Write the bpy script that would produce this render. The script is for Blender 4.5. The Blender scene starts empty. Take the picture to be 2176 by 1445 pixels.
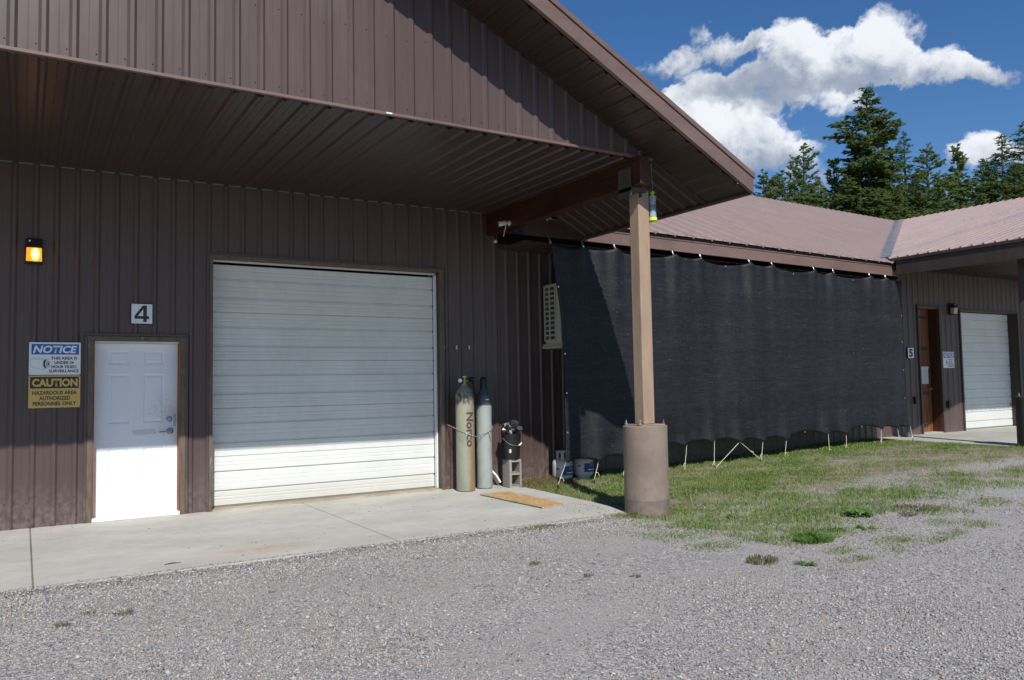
import bpy, bmesh, math, random
import numpy as np
from mathutils import Vector, Matrix

scene = bpy.context.scene
COL = scene.collection
random.seed(7)
rng = np.random.default_rng(11)

# ------------------------------------------------------------------ camera
CAM = Vector((-0.6786, -10.3104, 1.4753))
YAW, PIT, ROL, FPX = 0.54927, 0.055774, -0.017573, 1697.64
Fv = Vector((math.sin(YAW)*math.cos(PIT), math.cos(YAW)*math.cos(PIT), math.sin(PIT)))
Rv = Vector((math.cos(YAW), -math.sin(YAW), 0))
Uv = Rv.cross(Fv)
R2 = math.cos(ROL)*Rv + math.sin(ROL)*Uv
U2 = -math.sin(ROL)*Rv + math.cos(ROL)*Uv
cd = bpy.data.cameras.new('camera')
cam = bpy.data.objects.new('camera', cd)
COL.objects.link(cam)
M = Matrix((R2, U2, -Fv)).transposed().to_4x4()
M.translation = CAM
cam.matrix_world = M
cd.sensor_width = 36
cd.lens = 36*FPX/2176
cd.clip_start = 0.05
cd.clip_end = 2000
scene.camera = cam

def at(u, v, ax, val):
    """the place in the world seen at photo pixel (u, v) on the plane axis = val"""
    d = Fv + (u-1088)/FPX*R2 - (v-722.5)/FPX*U2
    t = (val-CAM[ax])/d[ax]
    return CAM + t*d

# ------------------------------------------------------------------ light
SUN = Vector((-0.307, -1.0, 0.93)).normalized()      # towards the sun
sd = bpy.data.lights.new('sun', 'SUN')
so = bpy.data.objects.new('sun', sd)
COL.objects.link(so)
so.rotation_euler = SUN.to_track_quat('Z', 'Y').to_euler()
so.location = (0, -20, 30)
sd.energy = 5.0
sd.angle = math.radians(0.55)
sd.color = (1.0, 0.955, 0.885)

def N(nt, t, **kw):
    n = nt.nodes.new(t)
    for k, v in kw.items():
        if k.startswith('i_'):
            key = k[2:]
            n.inputs[int(key) if key.isdigit() else key.replace('_', ' ')].default_value = v
        else:
            setattr(n, k, v)
    return n

def L(nt, a, b):
    nt.links.new(a, b)

def math_(nt, op, a, b=None, c=None, clamp=False):
    n = nt.nodes.new('ShaderNodeMath'); n.operation = op; n.use_clamp = clamp
    for i, x in enumerate((a, b, c)):
        if x is None: continue
        if isinstance(x, (int, float)): n.inputs[i].default_value = x
        else: nt.links.new(x, n.inputs[i])
    return n.outputs[0]

def vmath(nt, op, a, b=None, scale=None):
    n = nt.nodes.new('ShaderNodeVectorMath'); n.operation = op
    for i, x in enumerate((a, b)):
        if x is None: continue
        if isinstance(x, (tuple, list, Vector)): n.inputs[i].default_value = tuple(x)
        else: nt.links.new(x, n.inputs[i])
    if scale is not None: n.inputs['Scale'].default_value = scale
    return n

def mix(nt, f, a, b):
    n = nt.nodes.new('ShaderNodeMix'); n.data_type = 'RGBA'; n.clamp_factor = True
    for s, x in ((n.inputs[0], f), (n.inputs[6], a), (n.inputs[7], b)):
        if isinstance(x, (int, float)): s.default_value = x
        elif isinstance(x, (tuple, list)): s.default_value = tuple(x)+((1,) if len(x) == 3 else ())
        else: nt.links.new(x, s)
    return n.outputs[2]

def sstep(nt, x, lo, hi):
    n = nt.nodes.new('ShaderNodeMapRange'); n.interpolation_type = 'SMOOTHSTEP'
    nt.links.new(x, n.inputs[0]); n.inputs[1].default_value = lo; n.inputs[2].default_value = hi
    return n.outputs[0]

world = bpy.data.worlds.new('World')
scene.world = world
world.use_nodes = True
wt = world.node_tree
wt.nodes.clear()
wo = wt.nodes.new('ShaderNodeOutputWorld')
bg = wt.nodes.new('ShaderNodeBackground')
sky = wt.nodes.new('ShaderNodeTexSky')
sky.sky_type = 'NISHITA'; sky.sun_disc = False
sky.sun_elevation = math.asin(SUN.z)
sky.sun_rotation = math.atan2(SUN.x, SUN.y)
sky.altitude = 900; sky.air_density = 1.0; sky.dust_density = 0.15; sky.ozone_density = 3.0
SKYK = 0.085
bg.inputs[1].default_value = SKYK
hs = wt.nodes.new('ShaderNodeHueSaturation'); hs.inputs['Saturation'].default_value = 1.24
hs.inputs['Hue'].default_value = 0.505
hs.inputs['Value'].default_value = 1.22
L(wt, sky.outputs[0], hs.inputs['Color'])
# clouds, in direction space
tc = wt.nodes.new('ShaderNodeTexCoord')
dirn = tc.outputs['Generated']
def dot(v):
    n = vmath(wt, 'DOT_PRODUCT', dirn, v); return n.outputs['Value']
df = dot(Fv)
dfc = math_(wt, 'MAXIMUM', df, 0.05)
PX = math_(wt, 'DIVIDE', dot(R2), dfc)
PY = math_(wt, 'DIVIDE', dot(U2), dfc)
front = sstep(wt, df, 0.15, 0.4)
comb = wt.nodes.new('ShaderNodeCombineXYZ'); L(wt, PX, comb.inputs[0]); L(wt, PY, comb.inputs[1])
nz1 = N(wt, 'ShaderNodeTexNoise', i_Scale=7.0, i_Detail=7.0, i_Roughness=0.58, i_Distortion=0.35); L(wt, dirn, nz1.inputs['Vector'])
nz2 = N(wt, 'ShaderNodeTexNoise', i_Scale=19.0, i_Detail=8.0, i_Roughness=0.62, i_Distortion=0.25); L(wt, dirn, nz2.inputs['Vector'])
f1 = math_(wt, 'SUBTRACT', nz1.outputs[0], 0.5)
f2 = math_(wt, 'SUBTRACT', nz2.outputs[0], 0.5)
nz4 = N(wt, 'ShaderNodeTexNoise', i_Scale=46.0, i_Detail=6.0, i_Roughness=0.65, i_Distortion=0.6); L(wt, dirn, nz4.inputs['Vector'])
f4 = math_(wt, 'SUBTRACT', nz4.outputs[0], 0.5)
sc2 = wt.nodes.new('ShaderNodeSeparateColor'); L(wt, nz2.outputs['Color'], sc2.inputs[0])
sc1 = wt.nodes.new('ShaderNodeSeparateColor'); L(wt, nz1.outputs['Color'], sc1.inputs[0])
def wsum(a, ka, b_, kb, base):
    return math_(wt, 'MULTIPLY_ADD', math_(wt, 'SUBTRACT', a, 0.5), ka, math_(wt, 'MULTIPLY_ADD', math_(wt, 'SUBTRACT', b_, 0.5), kb, base))
wx = wsum(sc2.outputs[0], 0.085, sc1.outputs[0], 0.10, PX)
wy = wsum(sc2.outputs[1], 0.075, sc1.outputs[1], 0.05, PY)
BL = [  # cx, cy, rx, ry (photo pixels of that direction), weight, gray base?
    (1888, 78, 72, 78, 1.0, 0), (1835, 130, 130, 70, 1.0, 0), (1960, 148, 135, 52, 1.0, .15), (2080, 160, 105, 34, .95, .3),
    (1672, 112, 78, 72, 1.0, 0), (1755, 120, 90, 62, 1.0, 0), (1640, 170, 130, 48, 1.0, .72), (1750, 172, 140, 38, 1.0, .85), (1540, 180, 105, 48, 1.0, .6), (1880, 165, 120, 26, .6, .6),
    (1470, 195, 55, 30, .55, .6), (1525, 92, 115, 42, .82, .35), (1425, 130, 85, 38, .8, .35), (1590, 90, 50, 30, .7, .4),
    (1560, 265, 125, 66, 1.0, 0), (1655, 300, 85, 52, 1.0, 0.1), (1450, 225, 70, 52, 1.0, 0), (1600, 335, 130, 45, .95, .7), (1715, 320, 60, 34, .6, .4),
    (1800, 228, 70, 30, .62, .1), (1730, 208, 100, 26, .6, .3), (1620, 212, 110, 30, .8, .7),
    (2085, 318, 62, 40, 1.0, 0), (2030, 345, 60, 34, .9, .3), (2140, 330, 70, 36, .9, .2), (1730, 380, 70, 40, .6, .6)]
D = None; B = None
for cx, cy, rx, ry, w, g in BL:
    rx *= .94; ry *= .93
    ax = math_(wt, 'MULTIPLY', math_(wt, 'SUBTRACT', wx, (cx-1088)/FPX), FPX/rx)
    ay = math_(wt, 'MULTIPLY', math_(wt, 'SUBTRACT', wy, (722.5-cy)/FPX), FPX/ry)
    r2 = math_(wt, 'ADD', math_(wt, 'MULTIPLY', ax, ax), math_(wt, 'MULTIPLY', ay, ay))
    wgt = math_(wt, 'MULTIPLY', math_(wt, 'MAXIMUM', math_(wt, 'SUBTRACT', 1.25, r2), 0.0), w)
    br = math_(wt, 'MULTIPLY', math_(wt, 'MULTIPLY_ADD', ay, 0.45, 0.75-g), wgt)
    D = wgt if D is None else math_(wt, 'ADD', D, wgt)
    B = br if B is None else math_(wt, 'ADD', B, br)
Bn = math_(wt, 'DIVIDE', B, math_(wt, 'MAXIMUM', D, 0.02))
dens = math_(wt, 'ADD', math_(wt, 'MINIMUM', D, 1.15), math_(wt, 'MULTIPLY_ADD', f4, 1.3, math_(wt, 'MULTIPLY_ADD', f2, 1.5, math_(wt, 'MULTIPLY', f1, 0.6))))
mask_f = math_(wt, 'MULTIPLY', math_(wt, 'MULTIPLY', sstep(wt, dens, 0.22, 1.12), sstep(wt, D, 0.0, 0.35)), front)
# scattered clouds of the same kind over the rest of the sky
sep = wt.nodes.new('ShaderNodeSeparateXYZ'); L(wt, dirn, sep.inputs[0])
zc = math_(wt, 'MAXIMUM', math_(wt, 'ADD', sep.outputs[2], 0.12), 0.05)
cc = wt.nodes.new('ShaderNodeCombineXYZ')
L(wt, math_(wt, 'DIVIDE', sep.outputs[0], zc), cc.inputs[0]); L(wt, math_(wt, 'DIVIDE', sep.outputs[1], zc), cc.inputs[1])
nz3 = N(wt, 'ShaderNodeTexNoise', i_Scale=1.1, i_Detail=8.0, i_Roughness=0.6, i_Distortion=0.2); L(wt, cc.outputs[0], nz3.inputs['Vector'])
mask_b = math_(wt, 'MULTIPLY', math_(wt, 'MULTIPLY', sstep(wt, nz3.outputs[0], 0.60, 0.70), math_(wt, 'SUBTRACT', 1.0, front)), sstep(wt, sep.outputs[2], 0.02, 0.12))
mask = math_(wt, 'MAXIMUM', mask_f, mask_b)
bri = math_(wt, 'ADD', math_(wt, 'MULTIPLY', Bn, 1.0), math_(wt, 'MULTIPLY_ADD', f4, 0.5, math_(wt, 'MULTIPLY_ADD', f2, 1.5, math_(wt, 'MULTIPLY', f1, 0.9))))
bsel = math_(wt, 'MULTIPLY_ADD', math_(wt, 'SUBTRACT', bri, 0.55), front, 0.55)
ccol = mix(wt, sstep(wt, bsel, -0.12, 0.95), tuple(c/SKYK for c in (0.34, 0.395, 0.50)), tuple(c/SKYK for c in (0.92, 0.95, 1.0)))
mm = math_(wt, 'MULTIPLY', mask, 0.96)
fin = mix(wt, mm, hs.outputs[0], ccol)
L(wt, fin, bg.inputs[0])
L(wt, bg.outputs[0], wo.inputs[0])

scene.view_settings.view_transform = 'Standard'
scene.view_settings.look = 'None'
scene.view_settings.exposure = 0.0
scene.view_settings.gamma = 1
scene.view_settings.use_curve_mapping = False

# ------------------------------------------------------------------ helpers
WL = {}
def wloc(o):
    return WL.get(o.name, Vector((0, 0, 0))) if o is not None else Vector((0, 0, 0))

class MB:
    def __init__(s): s.v = []; s.f = []
    def poly(s, pts):
        b = len(s.v); s.v += [tuple(p) for p in pts]; s.f.append(tuple(range(b, b+len(pts))))
    def box(s, x0, x1, y0, y1, z0, z1):
        b = len(s.v)
        s.v += [(x0, y0, z0), (x1, y0, z0), (x1, y1, z0), (x0, y1, z0), (x0, y0, z1), (x1, y0, z1), (x1, y1, z1), (x0, y1, z1)]
        s.f += [tuple(b+i for i in q) for q in ((0, 3, 2, 1), (4, 5, 6, 7), (0, 1, 5, 4), (1, 2, 6, 5), (2, 3, 7, 6), (3, 0, 4, 7))]
    def hexa(s, P):   # 8 points, same order as box
        b = len(s.v); s.v += [tuple(p) for p in P]
        s.f += [tuple(b+i for i in q) for q in ((0, 3, 2, 1), (4, 5, 6, 7), (0, 1, 5, 4), (1, 2, 6, 5), (2, 3, 7, 6), (3, 0, 4, 7))]
    def prism(s, poly, off):
        """poly: list of Vectors, off: Vector"""
        b = len(s.v); n = len(poly); off = Vector(off)
        s.v += [tuple(p) for p in poly] + [tuple(Vector(p)+off) for p in poly]
        s.f.append(tuple(b+i for i in reversed(range(n)))); s.f.append(tuple(b+n+i for i in range(n)))
        for i in range(n):
            j = (i+1) % n; s.f.append((b+i, b+j, b+n+j, b+n+i))
    def lathe(s, prof, c, seg=24, axis=(0, 0, 1), cap=True):
        """prof: (r, h) pairs from bottom"""
        ax = Vector(axis).normalized(); a = ax.orthogonal().normalized(); bb = ax.cross(a)
        c = Vector(c); b = len(s.v)
        for r, h in prof:
            for k in range(seg):
                t = 2*math.pi*k/seg
                s.v.append(tuple(c+ax*h+a*(r*math.cos(t))+bb*(r*math.sin(t))))
        for i in range(len(prof)-1):
            for k in range(seg):
                k2 = (k+1) % seg
                s.f.append((b+i*seg+k, b+i*seg+k2, b+(i+1)*seg+k2, b+(i+1)*seg+k))
        if cap:
            s.f.append(tuple(b+k for k in reversed(range(seg))))
            e = b+(len(prof)-1)*seg; s.f.append(tuple(e+k for k in range(seg)))
    def tube(s, pts, r, seg=8):
        pts = [Vector(p) for p in pts]; b = len(s.v); n = len(pts)
        rr = r if isinstance(r, (list, tuple)) else [r]*n
        up = None
        for i, p in enumerate(pts):
            t = (pts[min(i+1, n-1)]-pts[max(i-1, 0)]).normalized()
            if up is None: up = t.orthogonal().normalized()
            up = (up-t*up.dot(t)).normalized(); w = t.cross(up)
            for k in range(seg):
                a = 2*math.pi*k/seg
                s.v.append(tuple(p+up*(rr[i]*math.cos(a))+w*(rr[i]*math.sin(a))))
        for i in range(n-1):
            for k in range(seg):
                k2 = (k+1) % seg
                s.f.append((b+i*seg+k, b+i*seg+k2, b+(i+1)*seg+k2, b+(i+1)*seg+k))
        s.f.append(tuple(b+k for k in reversed(range(seg)))); e = b+(n-1)*seg
        s.f.append(tuple(e+k for k in range(seg)))
    def build(s, name, mat, parent=None, smooth=False, bevel=0, label=None, kind=None, segs=2):
        o0 = wloc(parent)
        me = bpy.data.meshes.new(name)
        me.from_pydata([(x-o0.x, y-o0.y, z-o0.z) for x, y, z in s.v], [], s.f)
        me.materials.append(mat)
        me.update()
        if smooth: me.shade_smooth()
        o = bpy.data.objects.new(name, me); COL.objects.link(o)
        if parent is not None: o.parent = parent
        WL[o.name] = o0.copy()
        if bevel:
            m = o.modifiers.new('bevel', 'BEVEL'); m.width = bevel; m.segments = segs; m.limit_method = 'ANGLE'; m.angle_limit = math.radians(40)
        elif smooth:
            m = o.modifiers.new('split', 'EDGE_SPLIT'); m.split_angle = math.radians(38)
        if label: o['label'] = label
        if kind: o['kind'] = kind
        return o

def thing(name, label, cat, loc=(0, 0, 0), group=None):
    o = bpy.data.objects.new(name, None); COL.objects.link(o)
    o.location = loc; o.empty_display_size = 0.2
    WL[o.name] = Vector(loc)
    o['label'] = label; o['category'] = cat
    if group: o['group'] = group
    return o
def tag(o, label, cat, group=None):
    o['label'] = label; o['category'] = cat
    if group: o['group'] = group
    return o
def dup(o, loc=None, parent=None):
    c = o.copy(); COL.objects.link(c)
    if parent is not None: c.parent = parent
    if loc is not None: c.location = loc
    for ch in list(o.children): dup(ch, None, c)
    return c

# ------------------------------------------------------------------ materials
def mat(name, base, rough=0.6, metal=0.0, spec=0.5):
    m = bpy.data.materials.new(name); m.use_nodes = True
    b = m.node_tree.nodes['Principled BSDF']
    b.inputs['Base Color'].default_value = tuple(base)+(1,)
    b.inputs['Roughness'].default_value = rough
    b.inputs['Metallic'].default_value = metal
    b.inputs['Specular IOR Level'].default_value = spec
    return m, m.node_tree, b

def coords(nt, scale=(1, 1, 1)):
    g = nt.nodes.new('ShaderNodeNewGeometry')
    return vmath(nt, 'MULTIPLY', g.outputs['Position'], scale).outputs[0]

def noise(nt, scale, detail=4, rough=0.55, stretch=(1, 1, 1), dist=0.0):
    n = N(nt, 'ShaderNodeTexNoise', i_Scale=scale, i_Detail=detail, i_Roughness=rough, i_Distortion=dist)
    L(nt, coords(nt, stretch), n.inputs['Vector'])
    return n.outputs[0]

def bump(nt, b, h, strength=0.3, dist=0.01):
    n = N(nt, 'ShaderNodeBump', i_Strength=strength, i_Distance=dist)
    L(nt, h, n.inputs['Height']); L(nt, n.outputs[0], b.inputs['Normal'])

def painted(name, base, rough=0.42, var=0.12, streak=(1, 1, .12), spec=0.5, oil=0.0):
    m, nt, b = mat(name, base, rough, 0, spec)
    n1 = noise(nt, 2.2, 5, 0.6, streak); n2 = noise(nt, 14, 4, 0.6, streak)
    f = math_(nt, 'ADD', math_(nt, 'MULTIPLY', n1, 0.65), math_(nt, 'MULTIPLY', n2, 0.35))
    lo = tuple(c*(1-var*1.6) for c in base); hi = tuple(min(1, c*(1+var*1.4)+0.01*var) for c in base)
    L(nt, mix(nt, sstep(nt, f, 0.3, 0.7), lo, hi), b.inputs['Base Color'])
    r = math_(nt, 'MULTIPLY_ADD', n2, 0.2, rough-0.1); L(nt, r, b.inputs['Roughness'])
    if oil:   # slight oil-canning of the thin sheet
        bump(nt, b, noise(nt, 1.7, 2, 0.5, (1, 1, .5)), oil, 0.02)
    return m

def add_splash(m, z0, amt=.30):
    nt = m.node_tree; b = nt.nodes['Principled BSDF']; src = b.inputs['Base Color'].links[0].from_socket
    g = nt.nodes.new('ShaderNodeNewGeometry'); sp = nt.nodes.new('ShaderNodeSeparateXYZ'); L(nt, g.outputs['Position'], sp.inputs[0])
    n = noise(nt, 6, 6, .7); n2 = noise(nt, 14, 5, .7)
    f = math_(nt, 'SUBTRACT', 1.0, sstep(nt, math_(nt, 'MULTIPLY_ADD', n, -.45, sp.outputs[2]), -.2, z0))
    f = math_(nt, 'MULTIPLY', math_(nt, 'MULTIPLY', f, sstep(nt, n2, .35, .65)), amt)
    dust = math_(nt, 'MULTIPLY', sstep(nt, noise(nt, 1.3, 5, .65, (1, 1, .5)), .5, .75), .10)
    c = mix(nt, f, src, (.30, .26, .22)); c = mix(nt, dust, c, (.25, .22, .20))
    L(nt, c, b.inputs['Base Color'])
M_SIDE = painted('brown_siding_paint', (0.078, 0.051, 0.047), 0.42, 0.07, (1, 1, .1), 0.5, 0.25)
add_splash(M_SIDE, .35)
M_SOFF = painted('brown_paint_shade_darkened', (0.050, 0.032, 0.028), 0.34, 0.07, (1, .1, 1), 0.5, 0.25)  # siding paint made darker, canopy shade put into the colour
M_ROOF = painted('brown_roof_paint', (0.335, 0.252, 0.236), 0.45, 0.05, (1, .5, 1), 0.5)
M_ROOFC = painted('brown_roof_paint_faded', (0.33, 0.252, 0.238), 0.45, 0.05, (.5, 1, 1), 0.5)
M_FASC = painted('brown_fascia_paint', (0.150, 0.096, 0.082), 0.42, 0.12, (.3, .3, 1), 0.5)
M_TRIM = painted('dark_brown_trim_paint', (0.05, 0.037, 0.031), 0.5, 0.2, (1, 1, .2), 0.4)
M_VALLEY = painted('grey_flashing', (0.165, 0.16, 0.175), 0.5, 0.15, (1, 1, 1))
M_POST = painted('tan_post_paint', (0.33, 0.235, 0.168), 0.55, 0.13, (1, 1, .2), 0.35)
M_DARKPOST = painted('dark_post_paint', (0.06, 0.052, 0.05), 0.6, 0.1)
M_BLACKP, _, _ = mat('black_plastic', (0.012, 0.012, 0.013), 0.45)
M_BLACKR, _, _ = mat('black_rubber', (0.015, 0.015, 0.016), 0.7)
M_STEEL, _, _ = mat('galvanised_steel', (0.55, 0.55, 0.56), 0.35, 0.9)
M_DARKSTEEL, _, _ = mat('satin_nickel', (0.30, 0.32, 0.34), 0.35, 0.85)
M_BRASS, _, _ = mat('brass', (0.42, 0.28, 0.10), 0.4, 0.9)
M_WHITEP = painted('white_plastic', (0.62, 0.61, 0.56), 0.5, 0.08)
M_SIGNW, _, _ = mat('sign_white', (0.74, 0.77, 0.80), 0.35)
M_SIGNY, _, _ = mat('sign_yellow', (0.60, 0.40, 0.10), 0.35)
M_SIGNB, _, _ = mat('sign_blue', (0.015, 0.09, 0.42), 0.35)
M_INK, _, _ = mat('sign_black', (0.012, 0.012, 0.012), 0.4)
M_GREYINK, _, _ = mat('sign_grey_line', (0.30, 0.32, 0.34), 0.4)

def wood(name, base, dark, scale=(1, 1, 1), rough=0.6, w=18):
    m, nt, b = mat(name, base, rough)
    n = noise(nt, w, 6, 0.65, scale, 1.2); n2 = noise(nt, 2.5, 3, 0.5, (1, 1, 1))
    c = mix(nt, sstep(nt, n, 0.36, 0.66), dark, base)
    c2 = mix(nt, math_(nt, 'MULTIPLY', sstep(nt, n2, 0.45, 0.75), 0.5), c, tuple(x*0.5 for x in dark))
    L(nt, c2, b.inputs['Base Color']); bump(nt, b, n, 0.3, 0.004)
    return m
M_BEAM = wood('red_stained_timber', (0.065, 0.018, 0.007), (0.025, 0.007, 0.004), (1, .05, 1.2), 0.5)
M_DOORWOOD = wood('stained_door_wood', (0.25, 0.095, 0.036), (0.12, 0.042, 0.017), (1, 1, .06), 0.5)
M_DARKWOOD = wood('dark_stained_wood', (0.075, 0.03, 0.014), (0.035, 0.014, 0.008), (1, 1, .06), 0.5)
M_JAMBWOOD = wood('orange_jamb_wood', (0.30, 0.105, 0.03), (0.16, 0.05, 0.016), (1, 1, .06), 0.6)
def worn_trim():
    m, nt, b = mat('worn_brown_trim', (0.1, 0.08, 0.06), 0.65)
    n = noise(nt, 26, 6, 0.7, (1, 1, .18), 0.6); n2 = noise(nt, 5, 3, 0.5, (1, 1, .3))
    c = mix(nt, sstep(nt, n, 0.35, 0.6), (0.085, 0.062, 0.046), (0.135, 0.105, 0.08))
    chips = math_(nt, 'MULTIPLY', sstep(nt, n, 0.655, 0.68), sstep(nt, n2, 0.42, 0.55))
    c = mix(nt, chips, c, (0.5, 0.42, 0.34))
    L(nt, c, b.inputs['Base Color']); bump(nt, b, n, 0.3, 0.003)
    return m
M_WORN = worn_trim()

def white_door():
    m, nt, b = mat('white_door_paint', (0.74, 0.76, 0.80), 0.45)
    n = noise(nt, 3.0, 6, 0.65); n2 = noise(nt, 30, 5, 0.7)
    # grime near the lock stile
    p = coords(nt); d = vmath(nt, 'DISTANCE', p, (0.80, 0.1, 1.22)).outputs['Value']
    sm = math_(nt, 'MULTIPLY', math_(nt, 'SUBTRACT', 1.0, sstep(nt, d, 0.02, 0.36)), sstep(nt, math_(nt, 'MULTIPLY_ADD', n2, .5, math_(nt, 'MULTIPLY', n, .5)), 0.38, 0.66))
    c = mix(nt, math_(nt, 'MULTIPLY', sm, 0.62), (0.74, 0.76, 0.80), (0.30, 0.30, 0.30))
    lo = math_(nt, 'MULTIPLY', sstep(nt, math_(nt, 'MULTIPLY_ADD', n2, .6, math_(nt, 'MULTIPLY', n, .4)), 0.56, 0.72), 0.16)
    c = mix(nt, lo, c, (0.52, 0.52, 0.53))
    L(nt, c, b.inputs['Base Color'])
    return m
M_DOOR = white_door()

def garage_mat():
    m, nt, b = mat('white_steel_door_paint', (0.64, 0.655, 0.63), 0.42)
    n = noise(nt, 1.1, 5, 0.6); n2 = noise(nt, 7, 6, 0.7, (1.3, 1, .6))
    f = math_(nt, 'ADD', math_(nt, 'MULTIPLY', n, .6), math_(nt, 'MULTIPLY', n2, .4))
    c = mix(nt, sstep(nt, f, 0.34, 0.66), (0.60, 0.615, 0.59), (0.68, 0.695, 0.67))
    sm = math_(nt, 'MULTIPLY', sstep(nt, n2, 0.66, 0.76), 0.3)
    c = mix(nt, sm, c, (0.42, 0.42, 0.45))
    g = nt.nodes.new('ShaderNodeNewGeometry'); sp = nt.nodes.new('ShaderNodeSeparateXYZ'); L(nt, g.outputs['Position'], sp.inputs[0])
    low = math_(nt, 'MULTIPLY', math_(nt, 'SUBTRACT', 1.0, sstep(nt, math_(nt, 'MULTIPLY_ADD', n2, -.3, sp.outputs[2]), -.05, .18)), .35)
    c = mix(nt, low, c, (0.42, 0.38, 0.32))
    L(nt, c, b.inputs['Base Color'])
    return m
M_GAR = garage_mat()

def concrete(name, base, stain=True, var=0.12, fine=0.3):
    m, nt, b = mat(name, base, 0.85, 0, 0.3)
    n = noise(nt, 0.9, 6, 0.62, (1, 1.8, 1)); n2 = noise(nt, 7, 6, 0.7); n3 = noise(nt, 90, 3, 0.6)
    f = math_(nt, 'ADD', math_(nt, 'MULTIPLY', n, .55), math_(nt, 'ADD', math_(nt, 'MULTIPLY', n2, .3), math_(nt, 'MULTIPLY', n3, .15)))
    c = mix(nt, sstep(nt, f, 0.34, 0.68), tuple(x*(1-var*1.5) for x in base), tuple(x*(1+var) for x in base))
    if stain:
        p = coords(nt, (1, 2.2, 1))
        d = vmath(nt, 'DISTANCE', p, (1.25, -2.72*2.2, 0)).outputs['Value']
        r = math_(nt, 'MULTIPLY', math_(nt, 'SUBTRACT', 1.0, sstep(nt, d, 0.05, 0.75)), sstep(nt, n2, 0.35, 0.62))
        c = mix(nt, math_(nt, 'MULTIPLY', r, 0.55), c, (0.42, 0.20, 0.09))
        g = nt.nodes.new('ShaderNodeNewGeometry'); sp = nt.nodes.new('ShaderNodeSeparateXYZ'); L(nt, g.outputs['Position'], sp.inputs[0])
        ed = math_(nt, 'MULTIPLY', math_(nt, 'SUBTRACT', 1.0, sstep(nt, math_(nt, 'ADD', sp.outputs[1], math_(nt, 'MULTIPLY', n2, 0.16)), -3.14, -3.0)), 0.5)
        c = mix(nt, ed, c, (0.36, 0.31, 0.25))
        ds = math_(nt, 'MULTIPLY', sstep(nt, noise(nt, 3.1, 4, .6, (1, 2.5, 1)), 0.62, 0.78), 0.4)
        c = mix(nt, ds, c, tuple(x*0.62 for x in base))
        pits = sstep(nt, noise(nt, 38, 2, .5), 0.74, 0.78)
        c = mix(nt, math_(nt, 'MULTIPLY', pits, .6), c, (0.12, 0.11, 0.10))
    L(nt, c, b.inputs['Base Color']); bump(nt, b, math_(nt, 'MULTIPLY_ADD', n3, 0.5, n2), fine, 0.004)
    return m
M_CONC = concrete('slab_concrete', (0.485, 0.475, 0.44))
M_CONC2 = concrete('pale_slab_concrete', (0.44, 0.43, 0.39), False)
M_THRESH = concrete('stained_threshold_concrete', (0.40, 0.34, 0.25), False, 0.25)
M_BLOCK = concrete('cinder_block_concrete', (0.33, 0.30, 0.27), False, 0.18, 0.6)
def pedestal_mat():
    m, nt, b = mat('painted_pedestal_concrete', (0.2, 0.155, 0.13), 0.75, 0, .3)
    n = noise(nt, 2.2, 6, 0.65); n2 = noise(nt, 25, 4, 0.6)
    c = mix(nt, sstep(nt, n, 0.35, 0.65), (0.185, 0.145, 0.122), (0.245, 0.192, 0.158))
    g = nt.nodes.new('ShaderNodeNewGeometry'); sp = nt.nodes.new('ShaderNodeSeparateXYZ'); L(nt, g.outputs['Position'], sp.inputs[0])
    low = math_(nt, 'SUBTRACT', 1.0, sstep(nt, math_(nt, 'ADD', sp.outputs[2], math_(nt, 'MULTIPLY', n, 0.05)), 0.17, 0.19))
    c = mix(nt, math_(nt, 'MULTIPLY', low, 0.75), c, (0.13, 0.098, 0.085))
    L(nt, c, b.inputs['Base Color']); bump(nt, b, math_(nt, 'MULTIPLY_ADD', n2, 0.4, n), 0.25, 0.008)
    return m
M_PED = pedestal_mat()
add_splash(M_PED, .30, .35)

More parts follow.
